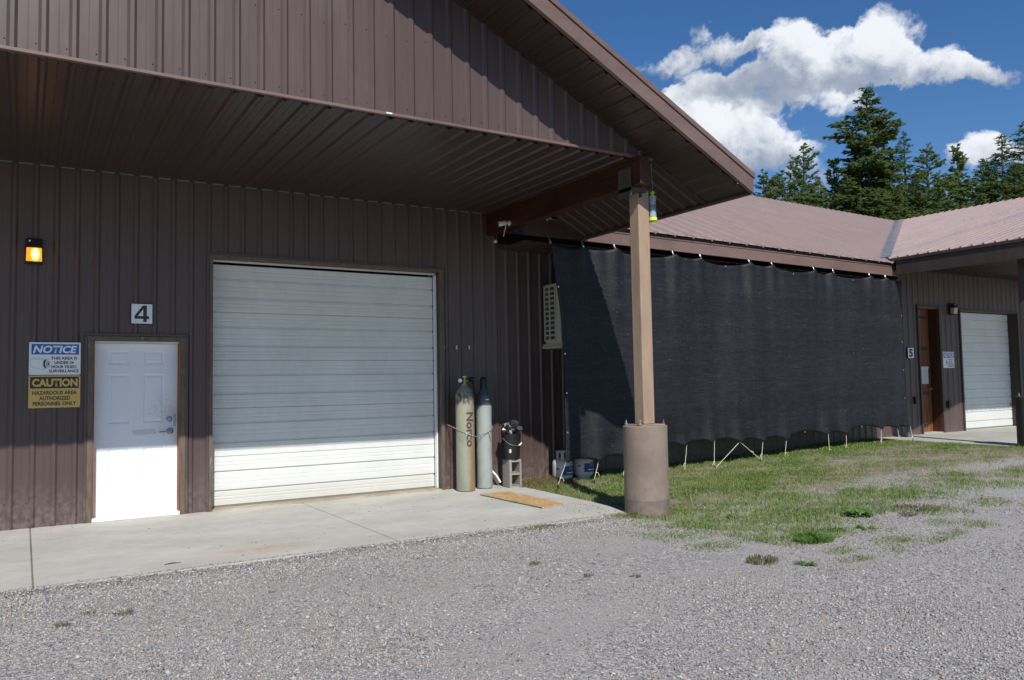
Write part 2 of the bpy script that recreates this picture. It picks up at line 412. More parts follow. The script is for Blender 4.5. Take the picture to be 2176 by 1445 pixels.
def ground_mat():
    m, nt, b = mat('gravel_ground', (0.3, 0.3, 0.3), 0.9, 0, 0.25)
    c1 = coords(nt)
    g = nt.nodes.new('ShaderNodeNewGeometry'); sp = nt.nodes.new('ShaderNodeSeparateXYZ'); L(nt, g.outputs['Position'], sp.inputs[0])
    vo = N(nt, 'ShaderNodeTexVoronoi', i_Scale=62.0); L(nt, c1, vo.inputs['Vector'])
    vo2 = N(nt, 'ShaderNodeTexVoronoi', i_Scale=120.0); L(nt, c1, vo2.inputs['Vector'])
    def pal(v):
        s = nt.nodes.new('ShaderNodeSeparateColor'); L(nt, v.outputs['Color'], s.inputs[0])
        r = nt.nodes.new('ShaderNodeValToRGB'); r.color_ramp.interpolation = 'CONSTANT'
        cr = r.color_ramp
        stops = [(0.0, (.225, .22, .225)), (.2, (.32, .315, .31)), (.4, (.40, .39, .385)), (.56, (.17, .175, .19)), (.66, (.45, .43, .40)), (.8, (.33, .27, .235)), (.88, (.52, .51, .49)), (.95, (.27, .22, .21))]
        cr.elements[0].position = 0; cr.elements[0].color = stops[0][1]+(1,)
        cr.elements[1].position = stops[1][0]; cr.elements[1].color = stops[1][1]+(1,)
        for p, c in stops[2:]:
            e = cr.elements.new(p); e.color = c+(1,)
        L(nt, s.outputs[0], r.inputs[0]); return r.outputs[0]
    big = noise(nt, 0.75, 5, 0.6, (1, 1.7, 1)); mid = noise(nt, 3.2, 5, .65)
    coarse = sstep(nt, math_(nt, 'ADD', big, math_(nt, 'MULTIPLY', mid, .3)), 0.55, 0.75)
    c = mix(nt, coarse, pal(vo2), pal(vo))
    fines = math_(nt, 'MULTIPLY', math_(nt, 'SUBTRACT', 1.0, coarse), 0.62)
    c = mix(nt, fines, c, mix(nt, noise(nt, 55, 3, .7), (0.26, 0.245, 0.235), (0.44, 0.42, 0.395)))
    # dirt and humus towards the building and beyond
    gm = math_(nt, 'MULTIPLY', sstep(nt, sp.outputs[0], 5.2, 5.9), sstep(nt, math_(nt, 'ADD', sp.outputs[1], math_(nt, 'MULTIPLY', mid, 1.0)), -3.2, -2.5))
    c = mix(nt, math_(nt, 'MULTIPLY', gm, 0.8), c, mix(nt, sstep(nt, mid, .4, .6), (0.13, 0.13, 0.06), (0.27, 0.245, 0.19)))
    far = sstep(nt, sp.outputs[1], 9.0, 14.0)
    c = mix(nt, far, c, (0.05, 0.06, 0.03))
    L(nt, c, b.inputs['Base Color'])
    hgt = math_(nt, 'ADD', math_(nt, 'MULTIPLY', vo.outputs['Distance'], -0.7), math_(nt, 'MULTIPLY', vo2.outputs['Distance'], -0.5))
    bump(nt, b, hgt, 0.75, 0.012)
    return m
M_GROUND = ground_mat()

def stone_mat():
    m, nt, b = mat('gravel_stone', (0.3, 0.3, 0.3), 0.75, 0, 0.35)
    g = nt.nodes.new('ShaderNodeNewGeometry')
    r = nt.nodes.new('ShaderNodeValToRGB'); r.color_ramp.interpolation = 'CONSTANT'
    stops = [(0.0, (.215, .21, .215)), (.18, (.33, .325, .32)), (.38, (.41, .40, .395)), (.55, (.16, .165, .18)), (.63, (.43, .415, .385)), (.76, (.36, .275, .22)), (.82, (.30, .235, .225)), (.90, (.50, .49, .465)), (.945, (.33, .35, .37)), (.975, (.42, .33, .22))]
    cr = r.color_ramp
    cr.elements[0].position = 0; cr.elements[0].color = stops[0][1]+(1,)
    cr.elements[1].position = stops[1][0]; cr.elements[1].color = stops[1][1]+(1,)
    for p, c in stops[2:]:
        e = cr.elements.new(p); e.color = c+(1,)
    L(nt, g.outputs['Random Per Island'], r.inputs[0]); L(nt, r.outputs[0], b.inputs['Base Color'])
    return m
M_STONE = stone_mat()

def leafmat(name, cols, dryf=None, rough=0.6, trans=0.25):
    m, nt, b = mat(name, cols[0], rough, 0, 0.25)
    g = nt.nodes.new('ShaderNodeNewGeometry')
    r = nt.nodes.new('ShaderNodeValToRGB'); cr = r.color_ramp
    n = len(cols)
    cr.elements[0].color = tuple(cols[0])+(1,); cr.elements[0].position = 0
    cr.elements[1].color = tuple(cols[-1])+(1,); cr.elements[1].position = 1
    for i in range(1, n-1):
        e = cr.elements.new(i/(n-1)); e.color = tuple(cols[i])+(1,)
    L(nt, g.outputs['Random Per Island'], r.inputs[0])
    c = r.outputs[0]
    if dryf:
        d = noise(nt, dryf[0], 4, 0.6); d2 = math_(nt, 'ADD', d, math_(nt, 'MULTIPLY', math_(nt, 'SUBTRACT', g.outputs['Random Per Island'], .5), 0.28))
        c = mix(nt, sstep(nt, d2, dryf[1], dryf[1]+0.16), c, dryf[2])
    L(nt, c, b.inputs['Base Color'])
    if trans:
        tr = nt.nodes.new('ShaderNodeBsdfTranslucent'); L(nt, c, tr.inputs[0])
        ms = nt.nodes.new('ShaderNodeMixShader'); ms.inputs[0].default_value = trans
        out = nt.nodes['Material Output']
        L(nt, b.outputs[0], ms.inputs[1]); L(nt, tr.outputs[0], ms.inputs[2]); L(nt, ms.outputs[0], out.inputs[0])
    return m
M_GRASS = leafmat('grass_blades', [(.10, .19, .03), (.15, .25, .045), (.21, .28, .07), (.30, .31, .12), (.12, .21, .04)], (2.0, 0.56, (.30, .27, .13)))
M_WEED = leafmat('weed_leaves', [(.075, .17, .03), (.13, .24, .045), (.10, .20, .04)])
M_WEED2 = leafmat('dull_weed_leaves', [(.12, .16, .05), (.18, .19, .08), (.20, .16, .09)])
M_FIR = leafmat('fir_needles', [(.10, .155, .05), (.14, .20, .06), (.185, .24, .078), (.11, .165, .055)], None, 0.6, 0.42)
M_PINE = leafmat('pine_needles', [(.125, .20, .07), (.17, .25, .085), (.22, .29, .10), (.14, .21, .075)], None, 0.6, 0.45)
M_LARCH = leafmat('larch_needles', [(.11, .21, .09), (.155, .255, .105), (.13, .23, .12)], None, 0.6, 0.45)
M_BARK = wood('tree_bark', (0.12, 0.09, 0.07), (0.05, 0.04, 0.03), (1, 1, .3), 0.9, 6)

def curtain_mat():
    m, nt, b = mat('woven_shade_cloth', (0.03, 0.032, 0.04), 0.6, 0, 0.35)
    thr = noise(nt, 42, 3, 0.7, (.10, 1, 1.3)); thr2 = noise(nt, 26, 3, 0.6, (1.4, 1, .06)); big = noise(nt, 1.0, 5, .6, (1, 1, .5)); band = noise(nt, 4, 6, .8, (.03, 1, 1.6))
    sp = noise(nt, 60, 2, .5, (.30, 1, 1.2))
    f = math_(nt, 'ADD', math_(nt, 'MULTIPLY', thr, .48), math_(nt, 'ADD', math_(nt, 'MULTIPLY', thr2, .16), math_(nt, 'ADD', math_(nt, 'MULTIPLY', big, .12), math_(nt, 'MULTIPLY', band, .24))))
    c = mix(nt, sstep(nt, f, 0.40, 0.66), (0.0035, 0.004, 0.006), (0.0175, 0.0190, 0.0255))
    c = mix(nt, sstep(nt, sp, 0.69, 0.76), c, (0.10, 0.10, 0.105))
    L(nt, c, b.inputs['Base Color']); bump(nt, b, math_(nt, 'ADD', thr, math_(nt, 'MULTIPLY', thr2, .6)), 0.25, 0.004)
    return m
M_CURT = curtain_mat()

def osb():
    m, nt, b = mat('strand_board', (0.5, 0.3, 0.14), 0.7)
    n = noise(nt, 22, 5, 0.65, (1.6, .4, 1), 1.0); n2 = noise(nt, 2.6, 3, .6)
    c = mix(nt, sstep(nt, n, .38, .62), (0.40, 0.235, 0.105), (0.60, 0.40, 0.20))
    c = mix(nt, math_(nt, 'MULTIPLY', sstep(nt, n2, .55, .66), .6), c, (0.24, 0.125, 0.05))
    L(nt, c, b.inputs['Base Color']); return m
M_OSB = osb()
M_GREENEDGE, _, _ = mat('green_board_edge', (0.04, 0.16, 0.12), 0.6)

def cyl_mat(name, base, rust):
    m, nt, b = mat(name, base, 0.45)
    g = nt.nodes.new('ShaderNodeNewGeometry'); sp = nt.nodes.new('ShaderNodeSeparateXYZ'); L(nt, g.outputs['Position'], sp.inputs[0])
    n = noise(nt, 5, 6, .7, (1, 1, .4), .4); n2 = noise(nt, 30, 5, .7, (1, 1, .5)); n3 = noise(nt, 3.3, 4, .6, (1.5, 1.5, .35))
    c = mix(nt, sstep(nt, n, .38, .62), tuple(x*.82 for x in base), base)
    if rust:
        side = sstep(nt, sp.outputs[0], 4.58, 4.80)
        low = math_(nt, 'SUBTRACT', 1.0, sstep(nt, sp.outputs[2], 0.05, 0.85))
        topm = math_(nt, 'MULTIPLY', sstep(nt, sp.outputs[2], 1.18, 1.26), math_(nt, 'SUBTRACT', 1.0, sstep(nt, sp.outputs[2], 1.36, 1.42)))
        amt = math_(nt, 'ADD', math_(nt, 'MULTIPLY', side, 0.24), math_(nt, 'MULTIPLY', math_(nt, 'MULTIPLY', low, side), 0.2))
        amt = math_(nt, 'ADD', amt, math_(nt, 'MULTIPLY_ADD', low, 0.10, 0.045))
        rr = sstep(nt, math_(nt, 'ADD', math_(nt, 'MULTIPLY_ADD', n3, .6, math_(nt, 'MULTIPLY', n2, .4)), amt), 0.60, 0.80)
        c = mix(nt, math_(nt, 'MULTIPLY', rr, .75), c, mix(nt, n2, (0.16, 0.075, 0.025), (0.36, 0.20, 0.07)))
        sp2 = sstep(nt, n2, .68, .72); c = mix(nt, math_(nt, 'MULTIPLY', sp2, .6), c, (0.12, 0.06, 0.03))
        c = mix(nt, math_(nt, 'MULTIPLY', topm, sstep(nt, n2, .4, .6)), c, (0.06, 0.04, 0.03))
    L(nt, c, b.inputs['Base Color']); return m
M_CYL1 = cyl_mat('rusty_grey_green_paint', (0.29, 0.295, 0.225), True)
M_CYL2 = cyl_mat('grey_green_paint', (0.31, 0.345, 0.33), False)
M_CYL2TOP, _, _ = mat('dark_slate_paint', (0.075, 0.085, 0.10), 0.4)
M_TANK = painted('white_tank_paint', (0.55, 0.56, 0.55), 0.4, 0.1, (1, 1, 1))
M_TLAB, _, _ = mat('blue_label', (0.02, 0.035, 0.20), 0.4)
M_TLAB2, _, _ = mat('sky_label', (0.03, 0.17, 0.36), 0.4)
M_RED, _, _ = mat('red_mark', (0.55, 0.05, 0.04), 0.5)
M_CREAM = painted('cream_enclosure', (0.42, 0.415, 0.36), 0.45, 0.06)
M_DARKIN, _, _ = mat('dark_interior', (0.01, 0.01, 0.01), 0.9)
M_ROPE, _, _ = mat('pale_cord', (0.58, 0.56, 0.42), 0.8)
M_LIME, nt_, b_ = mat('lime_plastic', (0.32, 0.66, 0.02), 0.4)
M_YEL, _, _ = mat('yellow_plastic', (0.62, 0.78, 0.02), 0.4)
M_TUBE, nt_, b_ = mat('clear_plastic_tube', (0.72, 0.78, 0.88), 0.12)
b_.inputs['Transmission Weight'].default_value = 0.75
M_BAG, _, _ = mat('black_bag_film', (0.008, 0.008, 0.010), 0.34)
M_GLOVE, _, _ = mat('dark_grey_cloth', (0.05, 0.055, 0.065), 0.7)
M_MAILBOX = painted('weathered_white_metal', (0.45, 0.44, 0.42), 0.5, 0.15)
M_BOUNCE = wood('bounce_lit_wood', (0.45, 0.23, 0.09), (0.3, 0.14, 0.05), (1, .1, 1), 0.7)  # orange tone painted to stand for bounce light
# amber lamp lens
M_AMBER = bpy.data.materials.new('lit_amber_lens'); M_AMBER.use_nodes = True
nt = M_AMBER.node_tree; b = nt.nodes['Principled BSDF']
g = nt.nodes.new('ShaderNodeNewGeometry')
d = vmath(nt, 'DISTANCE', vmath(nt, 'MULTIPLY', g.outputs['Position'], (1, 0, .55)).outputs[0], (-0.585, 0, 3.0*.55)).outputs['Value']
st = N(nt, 'ShaderNodeTexWave', i_Scale=26.0); L(nt, g.outputs['Position'], st.inputs['Vector'])
core = math_(nt, 'SUBTRACT', 1.0, sstep(nt, d, 0.004, 0.055))
rib = math_(nt, 'MULTIPLY_ADD', st.outputs['Fac'], 0.5, 0.7)
b.inputs['Base Color'].default_value = (0.6, 0.2, 0.02, 1)
L(nt, mix(nt, core, (1.0, 0.33, 0.02), (1.0, 0.72, 0.28)), b.inputs['Emission Color'])
L(nt, math_(nt, 'MULTIPLY', math_(nt, 'MULTIPLY_ADD', core, 3.2, 1.15), rib), b.inputs['Emission Strength'])
M_LENS, _, _ = mat('unlit_lens', (0.48, 0.43, 0.30), 0.3)

# ------------------------------------------------------------------ ground
def smooth(x, a, b):
    t = np.clip((x-a)/(b-a), 0, 1); return t*t*(3-2*t)
def H(x, y):
    x = np.asarray(x, float); y = np.asarray(y, float)
    h = -0.035 + (0.09*smooth(x, 5.4, 7.6) + 0.16*smooth(x, 7.2, 14.5))*smooth(y, -8.5, -2.5)
    h = h + 0.032*np.exp(-((y+3.20)/.30)**2)*(x < 5.25)*(x > -7.4)
    h = h + 0.008*np.sin(x*1.7+y*0.9)*np.cos(y*1.9-x*.4) + 0.005*np.sin(x*4.1)*np.sin(y*3.7)
    return h
def h1(x, y): return float(H(x, y))
xs = np.concatenate([[-400, -150, -60, -25, -12], np.arange(-7, 22.01, 0.2), [26, 34, 50, 90, 180, 400]])
ys = np.concatenate([[-300, -100, -40, -20], np.arange(-12, 1.01, 0.2), [2.5, 6, 12, 25, 60, 120, 250, 500]])
X, Y = np.meshgrid(xs, ys)
under = (X > -7.5) & (X < 5.2) & (Y > -3.05) & (Y < 6)
Z = H(X, Y); Z = np.where(under, -0.2, Z); Z = np.where(Y > 0.6, np.minimum(Z, -0.05), Z)
nx = len(xs); ny = len(ys)
gv = np.stack([X.ravel(), Y.ravel(), Z.ravel()], 1)
gf = [(j*nx+i, j*nx+i+1, (j+1)*nx+i+1, (j+1)*nx+i) for j in range(ny-1) for i in range(nx-1)]
me = bpy.data.meshes.new('ground'); me.from_pydata(gv.tolist(), [], gf); me.materials.append(M_GROUND); me.shade_smooth()
og = bpy.data.objects.new('ground', me); COL.objects.link(og); og['kind'] = 'structure'

def bulk(name, verts, faces_idx, nper, material, kind='stuff', parent=None):
    """verts (n,3), faces_idx flat array of loops with nper verts each"""
    me = bpy.data.meshes.new(name)
    me.vertices.add(len(verts)); me.vertices.foreach_set('co', np.ascontiguousarray(verts, dtype=np.float32).ravel())
    nf = len(faces_idx)//nper
    me.loops.add(len(faces_idx)); me.loops.foreach_set('vertex_index', np.ascontiguousarray(faces_idx, dtype=np.int32))
    me.polygons.add(nf); me.polygons.foreach_set('loop_start', np.arange(nf, dtype=np.int32)*nper)
    me.update(calc_edges=True); me.validate()
    me.materials.append(material)
    o = bpy.data.objects.new(name, me); COL.objects.link(o)
    if kind: o['kind'] = kind
    if parent: o.parent = parent
    return o

# concrete slabs ----------------------------------------------------
pav = bpy.data.objects.new('pavement', None); COL.objects.link(pav); pav['kind'] = 'structure'
def slab_poly(pts, z0, z1, m, bev=0.012):
    b_ = MB(); b_.prism([(x, y, z0) for x, y in pts], (0, 0, z1-z0)); return b_.build('slab', m, pav, bevel=.006)
slab_poly([(-7.4, -3.17), (-3.615, -3.175), (-3.615, 0.4), (-7.4, 0.4)], -0.15, 0, M_CONC)
slab_poly([(-3.6, -3.175), (-0.598, -3.18), (-0.598, 0.4), (-3.6, 0.4)], -0.15, 0, M_CONC)
slab_poly([(-0.587, -3.18), (2.408, -3.18), (2.408, 0.4), (-0.587, 0.4)], -0.15, 0.0, M_CONC)
slab_poly([(2.413, -3.18), (5.20, -3.27), (5.33, -2.75), (5.40, -2.2), (5.44, -1.5), (5.50, -0.55), (5.62, 0.0), (5.62, .4), (2.413, .4)], -0.15, 0.0, M_CONC)
slab_poly([(14.33, -3.6), (22.5, -3.6), (22.5, 0.5), (14.33, 0.5)], 0.0, 0.235, M_CONC2)

mb = MB(); mb.box(-.6, -.583, -3.17, .0, -.1, -.004); mb.box(2.406, 2.415, -3.17, 0, -.1, -.001); mb.box(-3.617, -3.598, -3.17, 0, -.1, -.004)
M_JOINT = concrete('joint_dirt', (.22, .195, .165), False, .3); mb.build('joint_filler', M_JOINT, pav)
# gravel stones -----------------------------------------------------
_sr = np.random.default_rng(77)
SPOTS = [(_sr.uniform(4.5, 6.6), _sr.uniform(-5.0, -3.6), _sr.uniform(.06, .22), .7) for _ in range(26)] + [(_sr.uniform(5.2, 9.5), _sr.uniform(-6.2, -4.9), _sr.uniform(.05, .2), .8) for _ in range(26)] + [(_sr.uniform(8.5, 16), _sr.uniform(-5.6, -4.6), _sr.uniform(.06, .28), .8) for _ in range(22)]
def spots(x, y):
    t = np.zeros_like(np.asarray(x, float))
    for a, b_, r, w in SPOTS:
        t = np.maximum(t, w*np.exp(-(((x-a)/(r*1.5))**2+((y-b_)/r)**2)))
    return np.where(t > .2, t, 0)*np.where((x < 5.35) & (y > -3.3), 0, 1)
def in_grass(x, y):
    """density 0..1 of the turf"""
    n = np.sin(x*1.9+1.3)*np.cos(y*2.3+.5)*.35 + np.sin(x*4.7+y*3.1)*.25 + np.sin(x*0.8-y*1.9+2)*.3 + np.sin(x*9.1+2*y)*np.sin(y*8.3-x)*.22
    # front border of the turf, following the photograph
    xb = np.array([4.4, 5.15, 5.25, 6.2, 7.2, 8.0, 9.0, 10.5, 13, 18]); yb = np.array([-3.9, -5.0, -5.6, -5.6, -5.2, -4.95, -4.95, -5.0, -4.95, -4.9])
    yf = np.interp(x, xb, yb)
    d = (y-yf)/0.55 + n*0.6
    right = np.where(y > -3.2, (x-(5.42+0.05*n))/0.1, (x-4.85-0.35*n)/0.3)
    t = np.clip(d, 0, 1)**.8*np.clip(right, 0, 1)*np.where(y > -0.05, 0, 1)*np.where((x > 14.25) & (y > -3.65), 0, 1)
    # bare patches
    t = np.maximum(t, spots(x, y))
    for px, py, rx, ry in ((10.9, -1.9, .9, .3), (13.2, -1.5, 1.0, .22), (8.8, -.9, .8, .12), (12.6, -2.6, 1.3, .3), (9.6, -3.4, .9, .3), (7.4, -1.2, .5, .12), (11.8, -3.8, 1.2, .35)):
        t = t*(1-np.exp(-(((x-px)/rx)**2+((y-py)/ry)**2))*.95)
    return t
NS = 150000
d_ = rng.uniform(0, 1, NS*3)
# spread by distance: more near the camera
ang = rng.uniform(-0.12, 1.16, NS*3) ; rad = 2.6+11.0*rng.uniform(0, 1, NS*3)**1.25
sx = CAM.x + rad*np.sin(ang); sy = CAM.y+rad*np.cos(ang)
ok = ((sy < -3.19) | (sx > 5.5)) & (sy < -0.9) & (sx < 18) & ~((sx > 14.2) & (sy > -3.7))
big = np.sin(sx*.9+1)*np.cos(sy*1.3)*.5+np.sin(sx*2.3+sy*1.1)*.3+np.sin(sy*2.9-sx*1.3)*.2
edge = np.exp(-((sy+3.3)/.5)**2)*(sx < 5)
pk = np.clip(.50+.75*big+edge, .05, 1)*(1-.97*in_grass(sx, sy))
ok &= rng.uniform(0, 1, NS*3) < pk
sx = sx[ok][:NS]; sy = sy[ok][:NS]; n = len(sx)
size = rng.gamma(2.6, 0.0017, n)+0.0026
size = np.clip(size*(1+.35*edge[ok][:n]), 0.003, 0.022)
octa = np.array([(1, 0, 0), (-.5, .87, 0), (-.5, -.87, 0), (.3, .2, .62), (-.25, -.3, .55), (0, 0, -.6)])
of = np.array([(0, 1, 3), (1, 2, 4), (2, 0, 4), (0, 3, 4), (1, 4, 3), (0, 5, 1), (1, 5, 2), (2, 5, 0)])
base = octa[None]*(1+rng.uniform(-.28, .28, (n, 6, 3)))
base *= np.stack([size*rng.uniform(.8, 1.35, n), size*rng.uniform(.6, 1.0, n), size*rng.uniform(.5, .95, n)], 1)[:, None, :]
a = rng.uniform(0, 2*np.pi, n); ca, sa = np.cos(a)[:, None], np.sin(a)[:, None]
bx = base[..., 0]*ca-base[..., 1]*sa; by = base[..., 0]*sa+base[..., 1]*ca
vz = base[..., 2]+(H(sx, sy)+size*.22)[:, None]
vv = np.stack([bx+sx[:, None], by+sy[:, None], vz], 2).reshape(-1, 3)
ff = (of[None]+(np.arange(n)*6)[:, None, None]).reshape(-1)
bulk('gravel', vv, ff, 3, M_STONE)
n2_ = 1500; sx2 = rng.uniform(-3.2, 5.15, n2_); sy2 = -3.17+np.abs(rng.normal(0, .035, n2_)); sz2 = rng.uniform(.003, .010, n2_)
base = octa[None]*(1+rng.uniform(-.28, .28, (n2_, 6, 3)))*sz2[:, None, None]*np.array([1.1, .85, .7])
vv = np.stack([base[..., 0]+sx2[:, None], base[..., 1]+sy2[:, None], base[..., 2]+(sz2*.3)[:, None]], 2).reshape(-1, 3)
bulk('gravel', vv, (of[None]+(np.arange(n2_)*6)[:, None, None]).reshape(-1), 3, M_STONE)

# ------------------------------------------------------------------ corrugated sheet
SP = 0.2045; PH = -0.788
def profile(u0, u1, up=False, sp=SP, ph=PH, rib=0.019, extra=(), nw=1.0):
    """list of (u, height) breakpoints between u0 and u1"""
    pts = []
    k0 = math.floor((u0-ph)/sp)-1; k1 = math.ceil((u1-ph)/sp)+1
    s = sp/0.2045
    for k in range(k0, k1+1):
        c = ph+k*sp
        if nw < 1 and k % 2 == 0: pts += [(c-.036*s*nw-.036, 0), (c-.036*s*nw-.030, -.024), (c-.036*s*nw-.003, -.024)]
        pts += [(c-.036*s*nw, 0), (c-.014*s*nw, rib), (c+.014*s*nw, rib), (c+.036*s*nw, 0)]
        if nw >= 1: pts += [(c+.099*s, 0), (c+.1005*s, rib*.07), (c+.1035*s, rib*.07), (c+.105*s, 0)]
    pts.sort()
    us = [p[0] for p in pts]; hs_ = [p[1] for p in pts]
    ins = sorted(set([u0, u1]+[u for u in us if u0 < u < u1]+[e for e in extra if u0 < e < u1]))
    return [(u, float(np.interp(u, us, hs_))) for u in ins]

def sheet(name, mat_, parent, org, ud, vd, nd, u0, u1, vlo, vhi, openings=(), lap=0.0, sp=SP, ph=PH, rib=0.019, panel=4, back=True, breaks=()):
    """corrugated sheeting, one object per panel; vlo, vhi functions of u; openings (ua, ub, va, vb)"""
    org, ud, vd, nd = map(Vector, (org, ud, vd, nd))
    k = math.floor((u0-ph)/sp/panel)
    a = u0; out = []
    while a < u1-1e-4:
        k += 1
        b_ = min(u1, ph+k*panel*sp-0.037*sp/0.2045)
        if b_ - a < 1e-3: continue
        pr = profile(a, b_, sp=sp, ph=ph, rib=rib, extra=[o[0] for o in openings]+[o[1] for o in openings]+list(breaks))
        mb = MB(); dz = rng.uniform(-.0008, .0008)
        def P(u, v, h): return org+ud*u+vd*v+nd*h
        for (ua, ha), (ub, hb) in zip(pr[:-1], pr[1:]):
            mid = (ua+ub)/2
            iv = [(0, None)]
            segs = [('f', None)]
            lo = (vlo(ua), vlo(ub)); hi = (vhi(ua), vhi(ub))
            spans = [(lo, hi)]
            for (oa, ob, va, vb) in openings:
                if oa < mid < ob:
                    ns = []
                    for l_, h_ in spans:
                        if va > max(l_): ns.append((l_, (va, va)))
                        if vb < min(h_): ns.append(((vb, vb), h_))
                    spans = ns
            for l_, h_ in spans:
                if h_[0]-l_[0] < 1e-4 and h_[1]-l_[1] < 1e-4: continue
                mb.poly([P(ua, l_[0], ha), P(ub, l_[1], hb), P(ub, max(h_[1], l_[1]), hb), P(ua, max(h_[0], l_[0]), ha)])
        # lap edge: a slim return at the right-hand seam
        if b_ < u1-1e-4:
            ua = b_; l_, h_ = vlo(ua), vhi(ua)
            ok_ = not any(o[0] < ua < o[1] for o in openings)
            if ok_ and h_-l_ > .01:
                mb.poly([P(ua-.0005, l_, 0.0), P(ua-.0005, h_, 0.0), P(ua-.0005, h_, -0.004), P(ua-.0005, l_, -0.004)])
        if mb.f:
            o = mb.build(name, mat_, parent)
            md = o.modifiers.new('thick', 'SOLIDIFY'); md.thickness = 0.0015; md.offset = -1
            out.append(o)
        a = b_+0.0012
    return out

# ------------------------------------------------------------------ BUILDING A (number 4)
bA = thing('workshop_building', 'nearest brown ribbed-metal workshop gable, with the number 4 sign and closed white roll-up door', 'building', (2.0, 0, 0), 'joined brown metal workshop buildings')
ZS = 4.042; YG = -3.369; YR = -4.08; MP = 0.507; ZE = 3.612; XE = 6.385; YB = -0.81
def zu(x): return ZE+MP*(XE-x) if x > -2 else ZE+MP*(XE+2)-MP*(-2-x)
D4 = (-0.0, 0.935, 0, 2.095); G4 = (1.304, 4.414, 0, 3.135)
opA = [(D4[0], D4[1], -1, D4[3]), (G4[0], G4[1], -1, G4[3])]
sheet('siding_panel', M_SIDE, bA, (0, 0, 0), (1, 0, 0), (0, 0, 1), (0, -1, 0), -7.2, 5.42, lambda u: 0.002, lambda u: ZS+.0, opA)
sheet('gable_panel', M_SIDE, bA, (0, YG, 0), (1, 0, 0), (0, 0, 1), (0, -1, 0), -7.2, 5.5, lambda u: ZS+.02, lambda u: zu(u)-.01, breaks=(-2,))
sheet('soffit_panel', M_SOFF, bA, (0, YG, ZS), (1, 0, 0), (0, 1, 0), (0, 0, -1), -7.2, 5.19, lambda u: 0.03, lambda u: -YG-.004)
# bright foam closure pieces between the soffit ribs and the wall
mb = MB()
x = PH-31*SP+.03
while x < 5.1:
    mb.box(x, x+SP-.06, -0.022, -.006, ZS-.012, ZS-.003); x += SP
M_FOAM, _, _ = mat('pale_foam_closure', (0.20, 0.22, 0.2), .8)
mb.build('closure_strip', M_FOAM, bA, kind='stuff')
# front overhang: sheets with ribs running back, stepping up the slope
sl = math.hypot(1, MP); ux = (-1/sl, 0, MP/sl)
Lr = (XE+2)*sl
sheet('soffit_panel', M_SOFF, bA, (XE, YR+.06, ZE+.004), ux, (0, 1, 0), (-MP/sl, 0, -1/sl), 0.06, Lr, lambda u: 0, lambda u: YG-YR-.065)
# rear part of the overhang beyond the beam, ribs running down the slope
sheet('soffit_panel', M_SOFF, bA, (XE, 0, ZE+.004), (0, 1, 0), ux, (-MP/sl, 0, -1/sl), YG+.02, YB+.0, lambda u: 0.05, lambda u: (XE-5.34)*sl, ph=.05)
# trim between both soffits
mb = MB()
def slopebar(mb, xa, xb, y0, y1, dz0, dz1):
    mb.hexa([(xa, y0, zu(xa)+dz0), (xb, y0, zu(xb)+dz0), (xb, y1, zu(xb)+dz0), (xa, y1, zu(xa)+dz0), (xa, y0, zu(xa)+dz1), (xb, y0, zu(xb)+dz1), (xb, y1, zu(xb)+dz1), (xa, y1, zu(xa)+dz1)])
slopebar(mb, -2, XE-.03, YG-.03, YG+.015, -.018, .002)
mb.build('soffit_trim', M_TRIM, bA)
# rake board and roof edge
mb = MB(); slopebar(mb, -2, XE, YR-.02, YR+.03, -.012, .155); mb.build('rake_board', M_FASC, bA, bevel=.004)
mb = MB(); slopebar(mb, -2, XE+.015, YR-.035, YR+.05, .163, .225); mb.build('rake_cap', M_FASC, bA, bevel=.006)
mb = MB(); slopebar(mb, -10.4, -2, YR-.02, YR+.03, -.012, .155); mb.build('rake_board', M_FASC, bA, bevel=.004)
# eave board on the right-hand side
mb = MB(); mb.box(XE-.005, XE+.03, YR+.03, YB, ZE-.015, ZE+.15); mb.build('eave_board', M_FASC, bA, bevel=.004)
mb = MB(); mb.box(XE-.06, XE-.006, YR+.05, YB, ZE-.012, ZE+.004); mb.build('soffit_trim', M_TRIM, bA)
# roof sheets
sheet('roof_panel', M_ROOF, bA, (XE+.03, 0, ZE+.165), (0, 1, 0), ux, (MP/sl, 0, 1/sl), YR-.02, 7.0, lambda u: 0, lambda u: Lr+.03, ph=.03)
sheet('roof_panel', M_ROOF, bA, (-2, 0, zu(-2)+.165), (0, 1, 0), (-1/sl, 0, -MP/sl), (-MP/sl, 0, 1/sl), YR-.02, 7.0, lambda u: 0.02, lambda u: Lr, ph=.03)
# gable bottom trim, with the lapped joint showing a bright end
mb = MB(); mb.box(-7.2, 2.205, YG-.028, YG+.012, ZS-.003, ZS+.024); mb.build('gable_trim', M_FASC, bA, bevel=.003)
mb = MB(); mb.box(2.20, 5.52, YG-.031, YG+.012, ZS-.002, ZS+.025); mb.build('gable_trim', M_FASC, bA, bevel=.003)
mb = MB(); mb.box(2.205, 2.265, YG-.036, YG-.031, ZS+.006, ZS+.020); mb.build('trim_patch', M_SIGNW, bA)
# beam and closing boards
XBm = 5.275
mb = MB(); mb.box(XBm-.07, XBm+.07, -3.52, -0.02, 3.71, ZS-.006); mb.build('beam', M_BEAM, bA, bevel=.006)
mb = MB(); mb.box(XBm-.05, XBm+.05, YG+.03, -.03, ZS, 4.16); mb.build('beam_packer', M_TRIM, bA)
mb = MB(); mb.box(XBm-.085, XBm-.065, YG+.05, -0.03, ZS-.02, ZS-.003); mb.build('soffit_trim', M_TRIM, bA)
# end wall of the lean-to above the curtain
mb = MB(); mb.prism([(5.36, YB, 3.60), (XE-.02, YB, 3.60), (5.36, YB, zu(5.36)-.01)], (0, .02, 0)); mb.build('gusset_panel', M_SOFF, bA)
